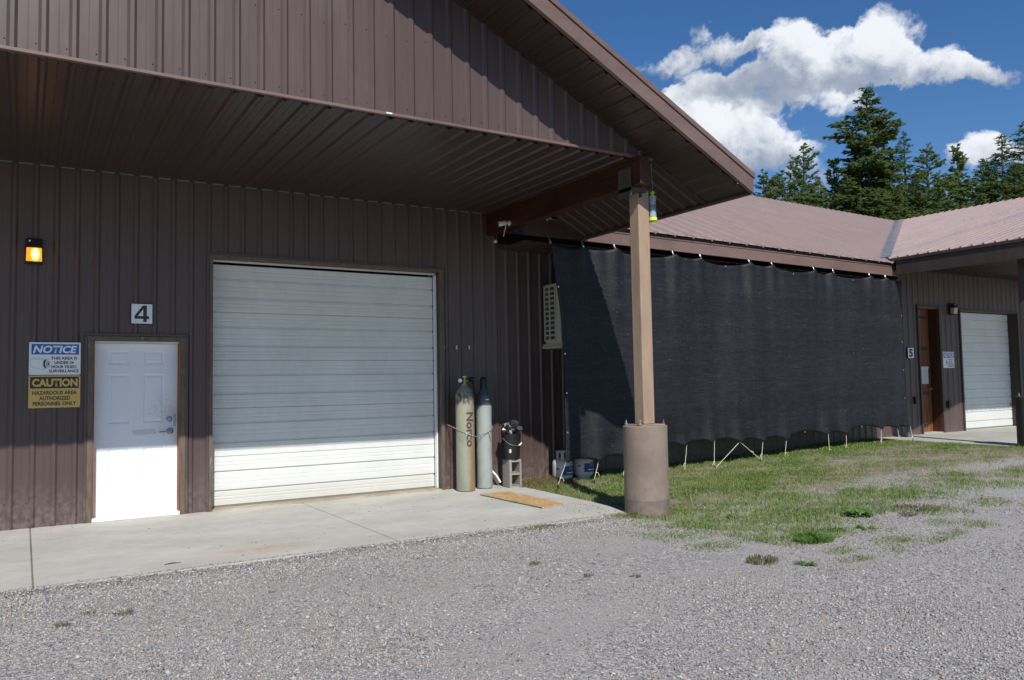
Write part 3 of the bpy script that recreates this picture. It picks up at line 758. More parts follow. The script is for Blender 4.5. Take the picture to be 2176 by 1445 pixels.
# wall to the right of the garage, under the lower eave, runs behind the curtain
# door frames
def frame(parent, x0, x1, z1, w, dy0, dy1, m, z0=0.0):
    for a, b2 in ((x0-w, x0), (x1, x1+w)):
        mb = MB(); mb.box(a, b2, dy0, dy1, z0, z1); mb.build('door_trim', m, parent, bevel=.003)
    mb = MB(); mb.box(x0-w, x1+w, dy0, dy1, z1+.001, z1+w); mb.build('door_trim', m, parent, bevel=.003)
frame(bA, D4[0], D4[1], D4[3]-.035, .055, -.038, .03, M_WORN)
frame(bA, D4[0]-.056, D4[1]+.056, D4[3]+.022, .03, -.03, .0, M_SIDE)
frame(bA, G4[0], G4[1], G4[3]-.03, .045, -.036, .02, M_WORN)
frame(bA, G4[0]-.046, G4[1]+.046, G4[3]+.017, .025, -.028, .0, M_SIDE)
# jambs
for x0, x1 in ((D4[0]-.004, D4[0]+.016), (D4[1]-.016, D4[1]+.004)):
    mb = MB(); mb.box(x0, x1, -.03, .14, 0.0, D4[3]-.04); mb.build('jamb', M_JAMBWOOD, bA)
mb = MB(); mb.box(D4[0]+.016, D4[1]-.016, .0, .14, D4[3]-.055, D4[3]-.036); mb.build('jamb', M_WHITEP, bA)
for x0, x1 in ((G4[0]-.03, G4[0]), (G4[1], G4[1]+.03)):
    mb = MB(); mb.box(x0, x1, .021, .26, 0.0, G4[3]-.03); mb.build('jamb', M_TRIM, bA)
mb = MB(); mb.box(G4[0], G4[1], .021, .26, G4[3]-.03, G4[3]); mb.build('jamb', M_TRIM, bA)
mb = MB(); mb.box(G4[0]+.01, G4[1]-.01, .10, .12, G4[3]-.055, G4[3]-.031); mb.build('weather_strip', M_WHITEP, bA)
mb = MB(); mb.box(G4[1]-.022, G4[1]-.002, .09, .16, 0.02, G4[3]-.06); mb.build('weather_strip', M_SIGNW, bA)
mb = MB(); mb.box(G4[0]-.03, G4[1]+.03, -.03, .30, -.02, 0.014); mb.build('threshold', M_THRESH, bA, bevel=.004)
mb = MB(); mb.box(D4[0]+.002, D4[1]-.002, -.045, .2, 0.001, 0.045); mb.build('threshold', M_SIGNW, bA, bevel=.006)
mb = MB(); mb.box(-7.4, G4[1]+.04, .45, .5, -.1, 4.6); mb.build('inner_wall', M_DARKIN, bA)
mb = MB(); mb.box(G4[1]+.045, 14.2, .03, .06, -.1, 3.78); mb.box(G4[1]+.045, 5.4, .03, .06, 3.56, 4.6); mb.box(-7.4, G4[1]+.04, .05, .08, G4[3]+.05, 4.6); mb.build('inner_wall', M_DARKIN, bA)

# entry door -------------------------------------------------------
def raised(mb, x0, x1, z0, z1, y, dep=.007):
    """moulded panel: sunk channel round a raised field"""
    rings = [(0, 0), (.012, dep), (.026, dep), (.042, 0.0015)]
    prev = None
    for ins, dy in rings:
        q = [(x0+ins, y+dy, z0+ins), (x1-ins, y+dy, z0+ins), (x1-ins, y+dy, z1-ins), (x0+ins, y+dy, z1-ins)]
        if prev:
            for i in range(4):
                j = (i+1) % 4; mb.poly([prev[i], prev[j], q[j], q[i]])
        prev = q
    mb.poly(prev)
ey = .085
ex0, ex1, ez0, ez1 = D4[0]+.018, D4[1]-.018, .048, D4[3]-.058
pz = [(.24, .82), (1.10, 1.68), (1.79, 1.955)]
cols_ = [(ex0+.145, ex0+.375), (ex1-.375, ex1-.145)]
door = MB()
xb = [ex0, cols_[0][0], cols_[0][1], cols_[1][0], cols_[1][1], ex1]
zb = [ez0]+[z for p in pz for z in p]+[ez1]
for i in range(5):
    for j in range(7):
        if i in (1, 3) and j in (1, 3, 5): continue
        door.poly([(xb[i], ey, zb[j]), (xb[i+1], ey, zb[j]), (xb[i+1], ey, zb[j+1]), (xb[i], ey, zb[j+1])])
door.poly([(ex0, ey+.045, ez0), (ex0, ey+.045, ez1), (ex1, ey+.045, ez1), (ex1, ey+.045, ez0)])
for xx in (ex0, ex1): door.poly([(xx, ey, ez0), (xx, ey+.045, ez0), (xx, ey+.045, ez1), (xx, ey, ez1)])
ed = door.build('entry_door', M_DOOR, bA)
for c0, c1 in cols_:
    for z0, z1 in pz:
        mb = MB(); raised(mb, c0, c1, z0, z1, ey); mb.build('raised_panel', M_DOOR, ed)
lx = ex1-.085
mb = MB(); mb.lathe([(.040, 0), (.040, .008), (.026, .014)], (lx, ey, .99), 20, (0, -1, 0)); mb.lathe([(.014, .012), (.014, .05)], (lx, ey, .99), 12, (0, -1, 0))
mb.tube([(lx, ey-.048, .99), (lx-.03, ey-.052, .99), (lx-.12, ey-.045, .985)], [.012, .010, .008], 8); mb.build('handle', M_DARKSTEEL, ed, smooth=True)
mb = MB(); mb.lathe([(.031, 0), (.031, .012), (.024, .02), (.012, .022), (.012, .026)], (lx-.005, ey, 1.135), 20, (0, -1, 0)); mb.build('deadbolt', M_DARKSTEEL, ed, smooth=True)
mb = MB(); mb.box(ex1-.044, ex1-.02, ey-.006, ey-.0005, 1.05, 1.19); mb.build('latch_guard', M_DARKSTEEL, ed)
# torn strip of tape
M_TAPE, _, _ = mat('old_paper_tape', (0.60, 0.60, 0.60), .5)
mb = MB(); zt = .985
pts = [(lx-.42, zt+.03), (lx-.40, zt-.02), (lx-.3, zt-.028), (lx-.17, zt-.02), (lx-.155, zt+.0), (lx-.16, zt+.04), (lx-.3, zt+.034)]
mb.prism([(x_, ey-.002, z_) for x_, z_ in pts], (0, .0015, 0)); mb.build('tape_strip', M_TAPE, ed)
mb = MB(); mb.lathe([(.006, 0), (.006, .004)], (lx-.165, ey-.002, zt-.012), 8, (0, -1, 0)); mb.build('bolt_hole', M_INK, ed)

# sectional door -----------------------------------------------------
M_SEAL, _, _ = mat('grey_rubber_seal', (.20, .20, .18), .7)
def sectional(parent, x0, x1, z0, z1, y, nsec=5):
    gd_ = MB(); gd_.box(x0, x1, y+.02, y+.05, z0, z1)
    root = gd_.build('garage_door', M_GAR, parent)
    hsec = (z1-z0)/nsec
    # (t from top, depth)
    prof = [(0.0, .006), (.012, .0), (.10, 0), (.115, .003), (.13, 0), (.17, 0), (.185, .003), (.20, 0), (.285, 0), (.296, .024), (.328, .024), (.336, 0),
            (.44, 0), (.455, .003), (.47, 0), (.53, 0), (.545, .003), (.56, 0), (.68, 0), (.691, .024), (.723, .024), (.731, 0), (.80, 0), (.815, .003), (.83, 0), (.865, 0), (.88, .003), (.895, 0), (.988, 0), (1.0, .006)]
    for k in range(nsec):
        zt_ = z1-k*hsec-.002; zb_ = z1-(k+1)*hsec+.002
        mb = MB()
        dyk = rng.uniform(-.001, .001)
        for (ta, da), (tb, db) in zip(prof[:-1], prof[1:]):
            za = zt_+(zb_-zt_)*ta; zc_ = zt_+(zb_-zt_)*tb
            mb.poly([(x0, y+dyk+db, zc_), (x1, y+dyk+db, zc_), (x1, y+dyk+da, za), (x0, y+dyk+da, za)])
        mb.poly([(x0, y+dyk+.006, zt_), (x1, y+dyk+.006, zt_), (x1, y+.02, zt_), (x0, y+.02, zt_)])
        mb.poly([(x0, y+dyk+.006, zb_), (x0, y+.02, zb_), (x1, y+.02, zb_), (x1, y+dyk+.006, zb_)])
        mb.build('door_section', M_GAR, root)
    mb = MB(); mb.box(x0, x1, y+.001, y+.03, z0-.016, z0-.001); mb.build('bottom_seal', M_SEAL, root)
    return root
sectional(bA, G4[0]+.004, G4[1]-.026, .032, G4[3]-.075, .17)

# screws ---------------------------------------------------------------
def screws(parent, pts, nrm=(0, -1, 0), r=.0055, mat_=M_INK):
    mb = MB()
    for p in pts: mb.lathe([(r, 0), (r, .004), (r*.5, .006)], p, 6, nrm)
    mb.build('screw_heads', mat_, parent, kind='stuff')
pts = []
for k in range(-30, 34):
    x_ = PH+k*SP-.05
    if -7.2 < x_ < 5.35:
        pts.append((x_, YG, ZS+.09))
        for z_ in (4.82, 5.6, 6.4):
            if z_ < zu(x_)-.1: pts.append((x_, YG, z_+.02*rng.uniform(-1, 1)))
        for z_ in (.28, .95, 1.62, 2.38, 2.95, 3.5):
            if any(o[0]-.1 < x_ < o[1]+.1 and z_ < o[3]+.1 for o in opA): continue
            pts.append((x_, 0, z_+.012*rng.uniform(-1, 1)))
            if k % 4 == 0: pts.append((x_+.09, 0, z_))
screws(bA, pts)
pts = [(PH+k*SP+.1, y_, ZS) for k in range(-20, 29) for y_ in (-.7, -1.5, -2.3, -3.0)]
screws(bA, pts, (0, 0, -1), .005)

# ------------------------------------------------------------------ BUILDING B (middle wing behind the curtain)
bB = thing('workshop_building', 'low middle wing of the brown workshop, its sloping metal roof showing above the black curtain', 'building', (10.0, 0, 0), 'joined brown metal workshop buildings')
# wall, partly behind the curtain
sheet('siding_panel', M_SIDE, bB, (0, 0.0, 0), (1, 0, 0), (0, 0, 1), (0, -1, 0), 5.425, 14.1, lambda u: h1(u, 0)-.02 if u > 5.7 else 0.0, lambda u: 3.595-.012*(u-6.46))
def fz(x): return -0.01295*(x-6.46)          # small fall of the eave towards the right
XB0, XB1 = 5.3, 14.18
def xprism(mb, x0, x1, yz, f=fz):
    a = [(x0, y_, z_+f(x0)) for y_, z_ in yz]; b_ = [(x1, y_, z_+f(x1)) for y_, z_ in yz]
    n = len(yz); b0 = len(mb.v); mb.v += a+b_
    mb.f.append(tuple(b0+i for i in range(n))); mb.f.append(tuple(b0+n+i for i in reversed(range(n))))
    for i in range(n):
        j = (i+1) % n; mb.f.append((b0+i, b0+n+i, b0+n+j, b0+j))
mb = MB(); xprism(mb, XE+.035, XB1, [(YB-.02, 3.591), (YB+.01, 3.591), (YB+.01, 3.764), (YB-.02, 3.764)]); mb.build('eave_board', M_FASC, bB, bevel=.003)
mb = MB(); xprism(mb, XE+.035, XB1+.0, [(YB-.030, 3.768), (YB+.01, 3.768), (YB+.01, 3.795), (YB-.030, 3.795)]); mb.build('drip_edge', M_FASC, bB, bevel=.003)
sheet('soffit_panel', M_SOFF, bB, (0, YB+.011, 3.598), (1, 0, -.01295), (0, 1, 0), (0, 0, -1), 5.37, 14.1, lambda u: 0, lambda u: -YB-.02, rib=.012)
mb = MB(); xprism(mb, XE+.035, XB1, [(YB+.012, 3.60), (YB+.03, 3.60), (YB+.03, 3.885), (YB+.012, 3.875)]); mb.build('sub_fascia', M_TRIM, bB)
# roof plane through the eave and the ridge line
EV = Vector((6.46, YB-.075, 3.838)); RL = Vector((16.71, 4.94, 6.60)); RV = Vector((21.93, 4.126, 6.235))
# eave direction and two planes; patch is a ruled surface from the eave to the ridge
def ridgeB(x):
    t = (x-16.71)/(21.93-16.71); return RL.lerp(RV, t)
def eaveB(x): return Vector((x, YB-.085, 3.838+fz(x)))
CE = Vector((13.93, 0, 3.835))               # left eave of the right-hand wing (x, -, z)
MC = (RV.z-CE.z)/(RV.x-CE.x)
VB = Vector((14.05, -0.60, 3.88))            # foot of the valley
def roofB_panel(x0, x1):
    mb = MB()
    pr = profile(x0, x1, rib=.028, ph=.04, nw=.62)
    for (ua, ha), (ub, hb) in zip(pr[:-1], pr[1:]):
        q = []
        for u, h in ((ua, ha), (ub, hb)):
            e = eaveB(u)
            if u > VB.x-.001:
                t = (u-VB.x)/(RV.x-VB.x); lo = VB.lerp(RV, min(t, 1))
            else: lo = e
            t = (u-16.71)/(21.93-16.71); hi = RL.lerp(RV, t)
            q.append((lo, hi, h))
        n_ = Vector((0, -.45, .89))
        mb.poly([q[0][0]+n_*q[0][2], q[1][0]+n_*q[1][2], q[1][1]+n_*q[1][2], q[0][1]+n_*q[0][2]])
        if ua < VB.x:   # rib ends closed below
            mb.poly([q[0][0]+n_*q[0][2], q[0][0]-n_*.002, q[1][0]-n_*.002, q[1][0]+n_*q[1][2]])
    o = mb.build('roof_panel', M_ROOF, bB)
    return o
x = 5.6; k = 0
while x < 21.9:
    x2 = min(x+4*SP-.0012, 21.925)
    roofB_panel(x, x2); x += 4*SP
mb = MB()   # rear slope and ridge cap
for xa, xb_ in ((5.6, 21.93),):
    a, b_ = ridgeB(xa), ridgeB(xb_)
    mb.poly([a, b_, b_+Vector((0, 5, -2.5)), a+Vector((0, 5, -2.5))])
mb.build('rear_roof', M_ROOF, bB)
mb = MB()
for i in range(40):
    xa = 5.6+(21.9-5.6)*i/40; xb_ = 5.6+(21.9-5.6)*(i+1)/40
a, b_ = ridgeB(5.6), ridgeB(21.93)
mb.hexa([a+Vector((0, -.06, -.02)), b_+Vector((0, -.06, -.02)), b_+Vector((0, .1, -.03)), a+Vector((0, .1, -.03)), a+Vector((0, -.03, .004)), b_+Vector((0, -.03, .004)), b_+Vector((0, .06, .0)), a+Vector((0, .06, .0))])
mb.build('ridge_cap', M_TRIM, bB)
# valley flashing
vdir = (RV-VB).normalized(); side = Vector((vdir.y, -vdir.x, 0)).normalized()
up_ = Vector((0, 0, .045))
mb = MB(); f0 = VB-vdir*.15
mb.prism([f0-side*.17+up_, f0+up_*.6, f0+side*.15+up_, RV+side*.24+up_, RV+up_*.6, RV-side*.30+up_], (0, 0, .004))
mb.build('valley_flashing', M_VALLEY, bB)

# ------------------------------------------------------------------ BUILDING C (number 5)
bC = thing('workshop_building', 'far brown workshop wing at right, with the number 5 sign and wooden door', 'building', (18.0, 0, 0.235), 'joined brown metal workshop buildings')
ZC = 3.85; ZF = .236
D5 = (16.13, 16.9, -1, 3.07); G5 = (17.78, 20.28, -1, 3.035)
sheet('siding_panel', M_SIDE, bC, (0, 0, 0), (1, 0, 0), (0, 0, 1), (0, -1, 0), 14.103, 22.6, lambda u: ZF if u > 14.33 else h1(u, 0), lambda u: ZC, [D5, G5])
sheet('soffit_panel', M_SOFF, bC, (0, -3.2, ZC), (1, 0, 0), (0, 1, 0), (0, 0, -1), 14.5, 22.6, lambda u: 0, lambda u: 3.19)
sheet('gable_panel', M_SIDE, bC, (0, -3.2, 0), (1, 0, 0), (0, 0, 1), (0, -1, 0), 14.4, 22.6, lambda u: ZC, lambda u: 3.83+.295*(min(u, 21.9)-13.93)-.03)
# roof slope facing left
uc = Vector((1, 0, MC)).normalized(); nC = Vector((-MC, 0, 1)).normalized()
def roofC_panel(y0, y1):
    mb = MB(); pr = profile(y0, y1, rib=.028, ph=.02, nw=.62)
    for (ua, ha), (ub, hb) in zip(pr[:-1], pr[1:]):
        q = []
        for u, h in ((ua, ha), (ub, hb)):
            if u > VB.y:
                t = (u-VB.y)/(RV.y-VB.y); lo = VB.lerp(RV, min(t, 1))
            else: lo = Vector((CE.x, u, CE.z))
            hi = Vector((RV.x+.05*(RV.y-u), u, RV.z))
            q.append((lo+nC*h, hi+nC*h, lo-nC*.002))
        mb.poly([q[0][0], q[1][0], q[1][1], q[0][1]][::-1])
        if ua < VB.y: mb.poly([q[0][0], q[0][2], q[1][2], q[1][0]])
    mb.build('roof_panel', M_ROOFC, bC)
nCp = Vector((-MC, 0, 1)); 
def onC(u, v):
    d = Fv + (u-1088)/FPX*R2 - (v-722.5)/FPX*U2; return CAM+d*((Vector((CE.x, 0, CE.z))-CAM).dot(nCp)/d.dot(nCp))
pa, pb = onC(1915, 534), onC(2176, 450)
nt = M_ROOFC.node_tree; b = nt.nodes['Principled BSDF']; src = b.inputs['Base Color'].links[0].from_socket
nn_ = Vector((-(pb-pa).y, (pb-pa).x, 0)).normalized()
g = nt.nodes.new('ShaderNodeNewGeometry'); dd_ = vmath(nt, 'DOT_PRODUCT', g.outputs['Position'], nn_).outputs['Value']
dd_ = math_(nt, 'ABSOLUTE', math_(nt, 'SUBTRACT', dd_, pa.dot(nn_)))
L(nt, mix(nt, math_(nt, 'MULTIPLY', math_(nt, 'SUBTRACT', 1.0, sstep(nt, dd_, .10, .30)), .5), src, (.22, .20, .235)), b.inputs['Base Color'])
sp_ = []
for f_ in (.12, .36, .60, .84):
    for k_ in range(34):
        y_ = -3.8+k_*SP; x_ = CE.x+.2+(RV.x-CE.x-.4)*f_
        if y_ < .2+3*f_: sp_.append((x_, y_, CE.z+MC*(x_-CE.x)))
screws(bC, sp_, (-MC, 0, 1), .009)
y = -3.95
while y < RV.y-.01:
    y2 = min(y+4*SP-.0012, RV.y); roofC_panel(y, y2); y += 4*SP
mb = MB(); a = Vector((RV.x, RV.y, RV.z)); b_ = Vector((RV.x+.05*(RV.y+3.95), -3.95, RV.z))
mb.hexa([a+Vector((-.05, 0, -.02)), b_+Vector((-.05, 0, -.02)), b_+Vector((.1, 0, -.02)), a+Vector((.1, 0, -.02)), a+Vector((-.03, 0, .004)), b_+Vector((-.03, 0, .004)), b_+Vector((.06, 0, 0)), a+Vector((.06, 0, 0))])
mb.build('ridge_cap', M_TRIM, bC)
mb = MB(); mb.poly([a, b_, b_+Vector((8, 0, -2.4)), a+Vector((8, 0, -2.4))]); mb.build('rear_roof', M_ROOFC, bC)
# eave and its boards
mb = MB(); mb.box(CE.x+.03, CE.x+.06, -3.9, -.93, 3.49, CE.z-.06); mb.build('eave_board', M_TRIM, bC, bevel=.004)
mb = MB(); mb.box(CE.x+.0, CE.x+.06, -3.93, -.80, CE.z-.058, CE.z-.006); mb.build('drip_edge', M_TRIM, bC, bevel=.004)
mb = MB(); mb.box(CE.x+.07, 14.34, -3.85, -.2, 3.585, 3.60); mb.build('soffit_trim', M_SOFF, bC)
mb = MB(); mb.box(14.34, 14.50, -3.4, -.05, 3.56, ZC-.01); mb.build('beam', M_DARKPOST, bC, bevel=.006)
mb = MB(); mb.box(14.50, 14.53, -3.2, -1.6, 3.60, 3.68); mb.build('bounce_strip', M_BOUNCE, bC)  # added strip, its orange stands in for light bounced onto the beam
mb = MB(); mb.box(14.19, 14.34, YB, -.02, 3.44, 3.60); mb.build('corner_board', M_TRIM, bC)
# wooden door in its recess
frame(bC, D5[0], D5[1], D5[3]-.03, .05, -.03, .0, M_TRIM, ZF)
mb = MB(); mb.box(D5[1]-.02, D5[1], 0.002, .24, ZF, D5[3]-.03); mb.build('jamb', M_DARKWOOD, bC)
mb = MB(); mb.box(D5[0], D5[0]+.02, 0.002, .24, ZF, D5[3]-.03); mb.build('jamb', M_DARKWOOD, bC)
mb = MB(); mb.box(D5[0]+.02, D5[1]-.02, 0.002, .24, D5[3]-.06, D5[3]-.03); mb.build('jamb', M_DOORWOOD, bC)
mb = MB(); mb.box(D5[0]+.021, D5[1]-.021, .22, .27, ZF+.02, D5[3]-.061)
wd = mb.build('wooden_door', M_DOORWOOD, bC)
M_STRAP, _, _ = mat('dark_strap_iron', (.035, .028, .024), .6)
for z_ in (2.83, 2.13, 1.12):
    mb = MB(); mb.box(D5[0]+.06, D5[1]-.12, .208, .2195, z_-.035, z_+.035); mb.build('strap', M_STRAP, wd)
mb = MB(); mb.box(D5[0]+.10, D5[1]-.19, .206, .2195, .42, .47); mb.build('strap', M_WORN, wd)
mb = MB(); mb.box(D5[0]+.17, D5[0]+.50, .12, .2195, 1.33, 1.70); mb.box(D5[0]+.165, D5[0]+.505, .11, .2195, 1.66, 1.72); mb.build('letterbox', M_MAILBOX, wd, bevel=.006)
mb = MB(); mb.lathe([(.03, 0), (.03, .01), (.02, .05), (.032, .06), (.028, .08)], (D5[1]-.13, .2195, 1.22), 14, (0, -1, 0)); mb.build('handle', M_DARKSTEEL, wd, smooth=True)
mb = MB(); mb.box(D5[0]+.02, D5[1]-.02, -.02, .28, ZF+.001, ZF+.02); mb.build('threshold', M_CONC2, bC)
frame(bC, G5[0], G5[1], G5[3]-.03, .05, -.03, .0, M_TRIM, ZF)
for x0, x1 in ((G5[0]-.001, G5[0]+.02), (G5[1]-.02, G5[1]+.001)):
    mb = MB(); mb.box(x0, x1, .002, .34, ZF, G5[3]-.03); mb.build('jamb', M_TRIM, bC)
mb = MB(); mb.box(G5[0], G5[1], .002, .34, G5[3]-.03, G5[3]); mb.build('jamb', M_TRIM, bC)
sectional(bC, G5[0]+.021, G5[1]-.021, ZF+.02, G5[3]-.04, .2)
mb = MB(); mb.box(G5[1]-.12, G5[1]-.06, .188, .199, .74, .78); mb.build('red_tag', M_RED, bC)
mb = MB(); mb.box(D5[0]-.1, G5[1]+.3, .5, .55, 0, 3.6); mb.build('inner_wall', M_DARKIN, bC)

# ------------------------------------------------------------------ canopy columns
def column(x, y, z0, pedtop, posttop, label, m_post, m_ped, detail=True):
    t = thing('canopy_column', label, 'column', (x, y, z0), 'columns carrying the canopies')
    mb = MB(); r = .252
    mb.lathe([(r, -.1), (r, pedtop-z0-.012), (r-.012, pedtop-z0)], (x, y, z0), 48); mb.build('pedestal', m_ped, t, smooth=True)
    mb = MB(); w = .082
    mb.box(x-w, x+w, y-w, y+w, pedtop+.012, posttop); mb.build('post', m_post, t, bevel=.012, segs=3)
    mb = MB(); mb.box(x-.17, x+.17, y-.15, y+.15, pedtop+.0005, pedtop+.0125); mb.build('base_plate', m_post, t, bevel=.002)
    for sx_, sy_ in ((-1, -1), (1, -1), (1, 1), (-1, 1)):
        mb = MB(); cx_, cy_ = x+sx_*.175, y+sy_*.12
        mb.lathe([(.008, 0), (.008, .06)], (cx_, cy_, pedtop), 8); mb.lathe([(.017, .012), (.017, .028)], (cx_, cy_, pedtop), 6)
        if sx_ < 0 and sy_ < 0: mb.lathe([(.018, .052), (.018, .066)], (cx_, cy_, pedtop), 6)
        mb.build('bolt', M_WORN if sx_ > 0 else M_STEEL, t)
    return t
PX_, PY_ = 5.418, -3.24
c1 = column(PX_, PY_, -.02, .985, 3.70, 'tan square steel post on a round brown concrete pedestal, at the slab corner', M_POST, M_PED)
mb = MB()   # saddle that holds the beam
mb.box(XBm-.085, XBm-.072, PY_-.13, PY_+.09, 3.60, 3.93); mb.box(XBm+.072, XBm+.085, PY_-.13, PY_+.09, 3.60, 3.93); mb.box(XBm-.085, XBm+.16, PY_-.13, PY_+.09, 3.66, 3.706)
M_SADDLE = painted('shade_darkened_saddle', (.065, .058, .05), .6, .2)  # colour darkened to paint in the shade at the post top
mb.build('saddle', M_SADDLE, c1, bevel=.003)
c2 = column(14.50, -3.03, .2, 1.11, 3.56, 'dark post on a dark round pedestal at the far right edge, beside the roll-up door', M_DARKPOST, M_DARKPOST)

# ------------------------------------------------------------------ text
def text_mesh(s, name, m, parent, x0, x1, z0, z1, y, shear=0.0, bold=0.02, depth=.0008, wrap=None):
    cu = bpy.data.curves.new('t', 'FONT'); cu.body = s; cu.size = 1; cu.offset = bold; cu.extrude = 0.0; cu.resolution_u = 3
    to = bpy.data.objects.new('t', cu); COL.objects.link(to)
    bpy.context.view_layer.update()
    dg = bpy.context.evaluated_depsgraph_get()
    me = bpy.data.meshes.new_from_object(to.evaluated_get(dg)); COL.objects.unlink(to); bpy.data.objects.remove(to)
    if wrap is not None:
        bmm = bmesh.new(); bmm.from_mesh(me); bmesh.ops.triangulate(bmm, faces=bmm.faces)
        for _ in range(2): bmesh.ops.subdivide_edges(bmm, edges=bmm.edges[:], cuts=1, use_grid_fill=True)
        bmm.to_mesh(me); bmm.free()
    co = np.array([v.co[:] for v in me.vertices])
    co[:, 0] += co[:, 1]*shear
    a = co.min(0); b_ = co.max(0)
    u = (co[:, 0]-a[0])/(b_[0]-a[0]); v = (co[:, 1]-a[1])/(b_[1]-a[1])
    o0 = wloc(parent)
    if wrap is None:
        P = np.stack([x0+(x1-x0)*u, np.full(len(u), y), z0+(z1-z0)*v], 1)
    else:
        P = wrap(u, v)
    P = P-np.array(o0)
    for i, vv_ in enumerate(me.vertices): vv_.co = P[i]
    me.name = name; me.materials.clear(); me.materials.append(m); me.update()
    o = bpy.data.objects.new(name, me); COL.objects.link(o); o.parent = parent; WL[o.name] = o0
    return o
def roundplate(x0, x1, z0, z1, y0, y1, r=.012):
    P = []
    for cx_, cz_, a0 in ((x1-r, z1-r, 0), (x0+r, z1-r, 90), (x0+r, z0+r, 180), (x1-r, z0+r, 270)):
        for k in range(5):
            a = math.radians(a0+k*22.5); P.append((cx_+r*math.cos(a), y0, cz_+r*math.sin(a)))
    mb = MB(); mb.prism(P, (0, y1-y0, 0)); return mb
def notice(x0, x1, z0, z1, y, label):
    t = thing('notice_sign', label, 'sign', ((x0+x1)/2, y, z0))
    w = x1-x0; h = z1-z0
    def X_(f): return x0+w*f
    def Z_(f): return z1-h*f
    roundplate(x0, x1, z0, z1, y, y+.003).build('plate', M_SIGNW, t)
    mb = MB(); mb.box(X_(.045), X_(.965), y-.0012, y-.0002, Z_(.375), Z_(.055)); mb.build('header', M_SIGNB, t)
    text_mesh('NOTICE', 'lettering', M_SIGNW, t, X_(.075), X_(.93), Z_(.335), Z_(.10), y-.0022, .22, .035)
    for s_, xa, xb_, f in (('THIS AREA IS', .42, .93, .49), ('UNDER 24', .485, .865, .625), ('HOUR VIDEO', .43, .92, .755), ('SURVEILLANCE', .385, .965, .885)):
        text_mesh(s_, 'lettering', M_INK, t, X_(xa), X_(xb_), Z_(f+.045), Z_(f-.045), y-.0012, 0, .03)
    # camera drawing
    mb = MB()
    def ln(a, b_, th=.0022):
        a = Vector((X_(a[0]), y-.0012, Z_(a[1]))); b_ = Vector((X_(b_[0]), y-.0012, Z_(b_[1]))); d_ = (b_-a).normalized(); n_ = Vector((-d_.z, 0, d_.x))*th/2*w/.5
        mb.poly([a-n_, b_-n_, b_+n_, a+n_])
    A, B_, C_, D_ = (.035, .50), (.27, .545), (.27, .845), (.035, .755); E_, F_, G_ = (.14, .485), (.375, .515), (.375, .775)
    for p_, q_ in ((A, B_), (B_, C_), (C_, D_), (D_, A), (A, E_), (E_, F_), (F_, B_), (C_, G_), (F_, (.375, .56))): ln(p_, q_)
    mb.build('camera_drawing', M_GREYINK, t)
    def disc(cx_, cz_, rx, rz, yy, m_):
        mb = MB(); mb.poly([(X_(cx_)+rx*w*math.cos(a)*.36, yy, Z_(cz_)+rz*w*math.sin(a)*.36) for a in [k*math.pi/12 for k in range(24)]]); mb.build('lens_drawing', m_, t)
    disc(.315, .665, .12, .27, y-.0016, M_INK); disc(.352, .665, .115, .25, y-.0020, M_SIGNW); disc(.365, .665, .10, .19, y-.0024, M_INK); disc(.368, .665, .075, .15, y-.0028, M_SIGNW); disc(.368, .665, .045, .09, y-.0032, M_INK)
    for fx, fz_ in ((.035, .04), (.965, .04), (.035, .955), (.965, .955)):
        mb = MB(); mb.lathe([(.004, 0), (.004, .002)], (X_(fx), y-.0005, Z_(fz_)), 8, (0, -1, 0)); mb.build('screw', M_STEEL, t)
    return t
notice(-.629, -.127, 1.675, 2.037, -.024, 'white and blue NOTICE video surveillance sign directly above the yellow CAUTION sign')
t = thing('caution_sign', 'yellow and black CAUTION hazardous area sign left of the white entry door', 'sign', (-.378, -.024, 1.31))
x0, x1, z0, z1 = -.630, -.127, 1.308, 1.668
roundplate(x0, x1, z0, z1, -.027, -.024).build('plate', M_SIGNY, t)
w = x1-x0; h = z1-z0
mb = MB(); mb.box(x0+w*.03, x1-w*.03, -.0282, -.0272, z1-h*.40, z1-h*.045); mb.build('header', M_INK, t)
text_mesh('CAUTION', 'lettering', M_SIGNY, t, x0+w*.065, x0+w*.945, z1-h*.35, z1-h*.10, -.0292, 0, .045)
for s_, xa, xb_, f in (('HAZARDOUS AREA', .075, .935, .535), ('AUTHORIZED', .205, .805, .705), ('PERSONNEL ONLY', .085, .925, .87)):
    text_mesh(s_, 'lettering', M_INK, t, x0+w*xa, x0+w*xb_, z1-h*(f+.062), z1-h*(f-.062), -.0282, 0, .03)
def number(s_, x0, x1, z0, z1, y, label):
    t = thing('number_sign', label, 'sign', ((x0+x1)/2, y, z0))
    mb = MB(); mb.box(x0-.008, x1+.008, y+.0005, y+.006, z0-.008, z1+.008); mb.build('backing', M_BLACKP, t)
    mb = MB(); mb.box(x0, x1, y-.003, y, z0, z1); mb.build('plate', M_SIGNW, t)
    w = x1-x0; h = z1-z0
    if s_ == '4':
        def Q(a, b_): return (x0+w*a, y-.0042, z0+h*b_)
        mb = MB()
        for q_ in ([(.56, .08), (.735, .08), (.735, .24), (.56, .24)], [(.14, .24), (.85, .24), (.85, .385), (.14, .385)], [(.56, .385), (.735, .385), (.735, .93), (.56, .93)], [(.14, .385), (.30, .385), (.56, .74), (.56, .93), (.54, .93)]):
            mb.poly([Q(*p_) for p_ in q_])
        mb.build('lettering', M_INK, t)
    else:
        text_mesh(s_, 'lettering', M_INK, t, x0+w*.17, x1-w*.17, z0+h*.09, z1-h*.09, y-.0042, 0, .05)
number('4', .392, .616, 2.27, 2.50, -.03, 'square white sign with black number 4, above the entry door')
number('5', 15.66, 15.87, 1.90, 2.12, -.03, 'small white sign with black number 5, left of the wooden door')
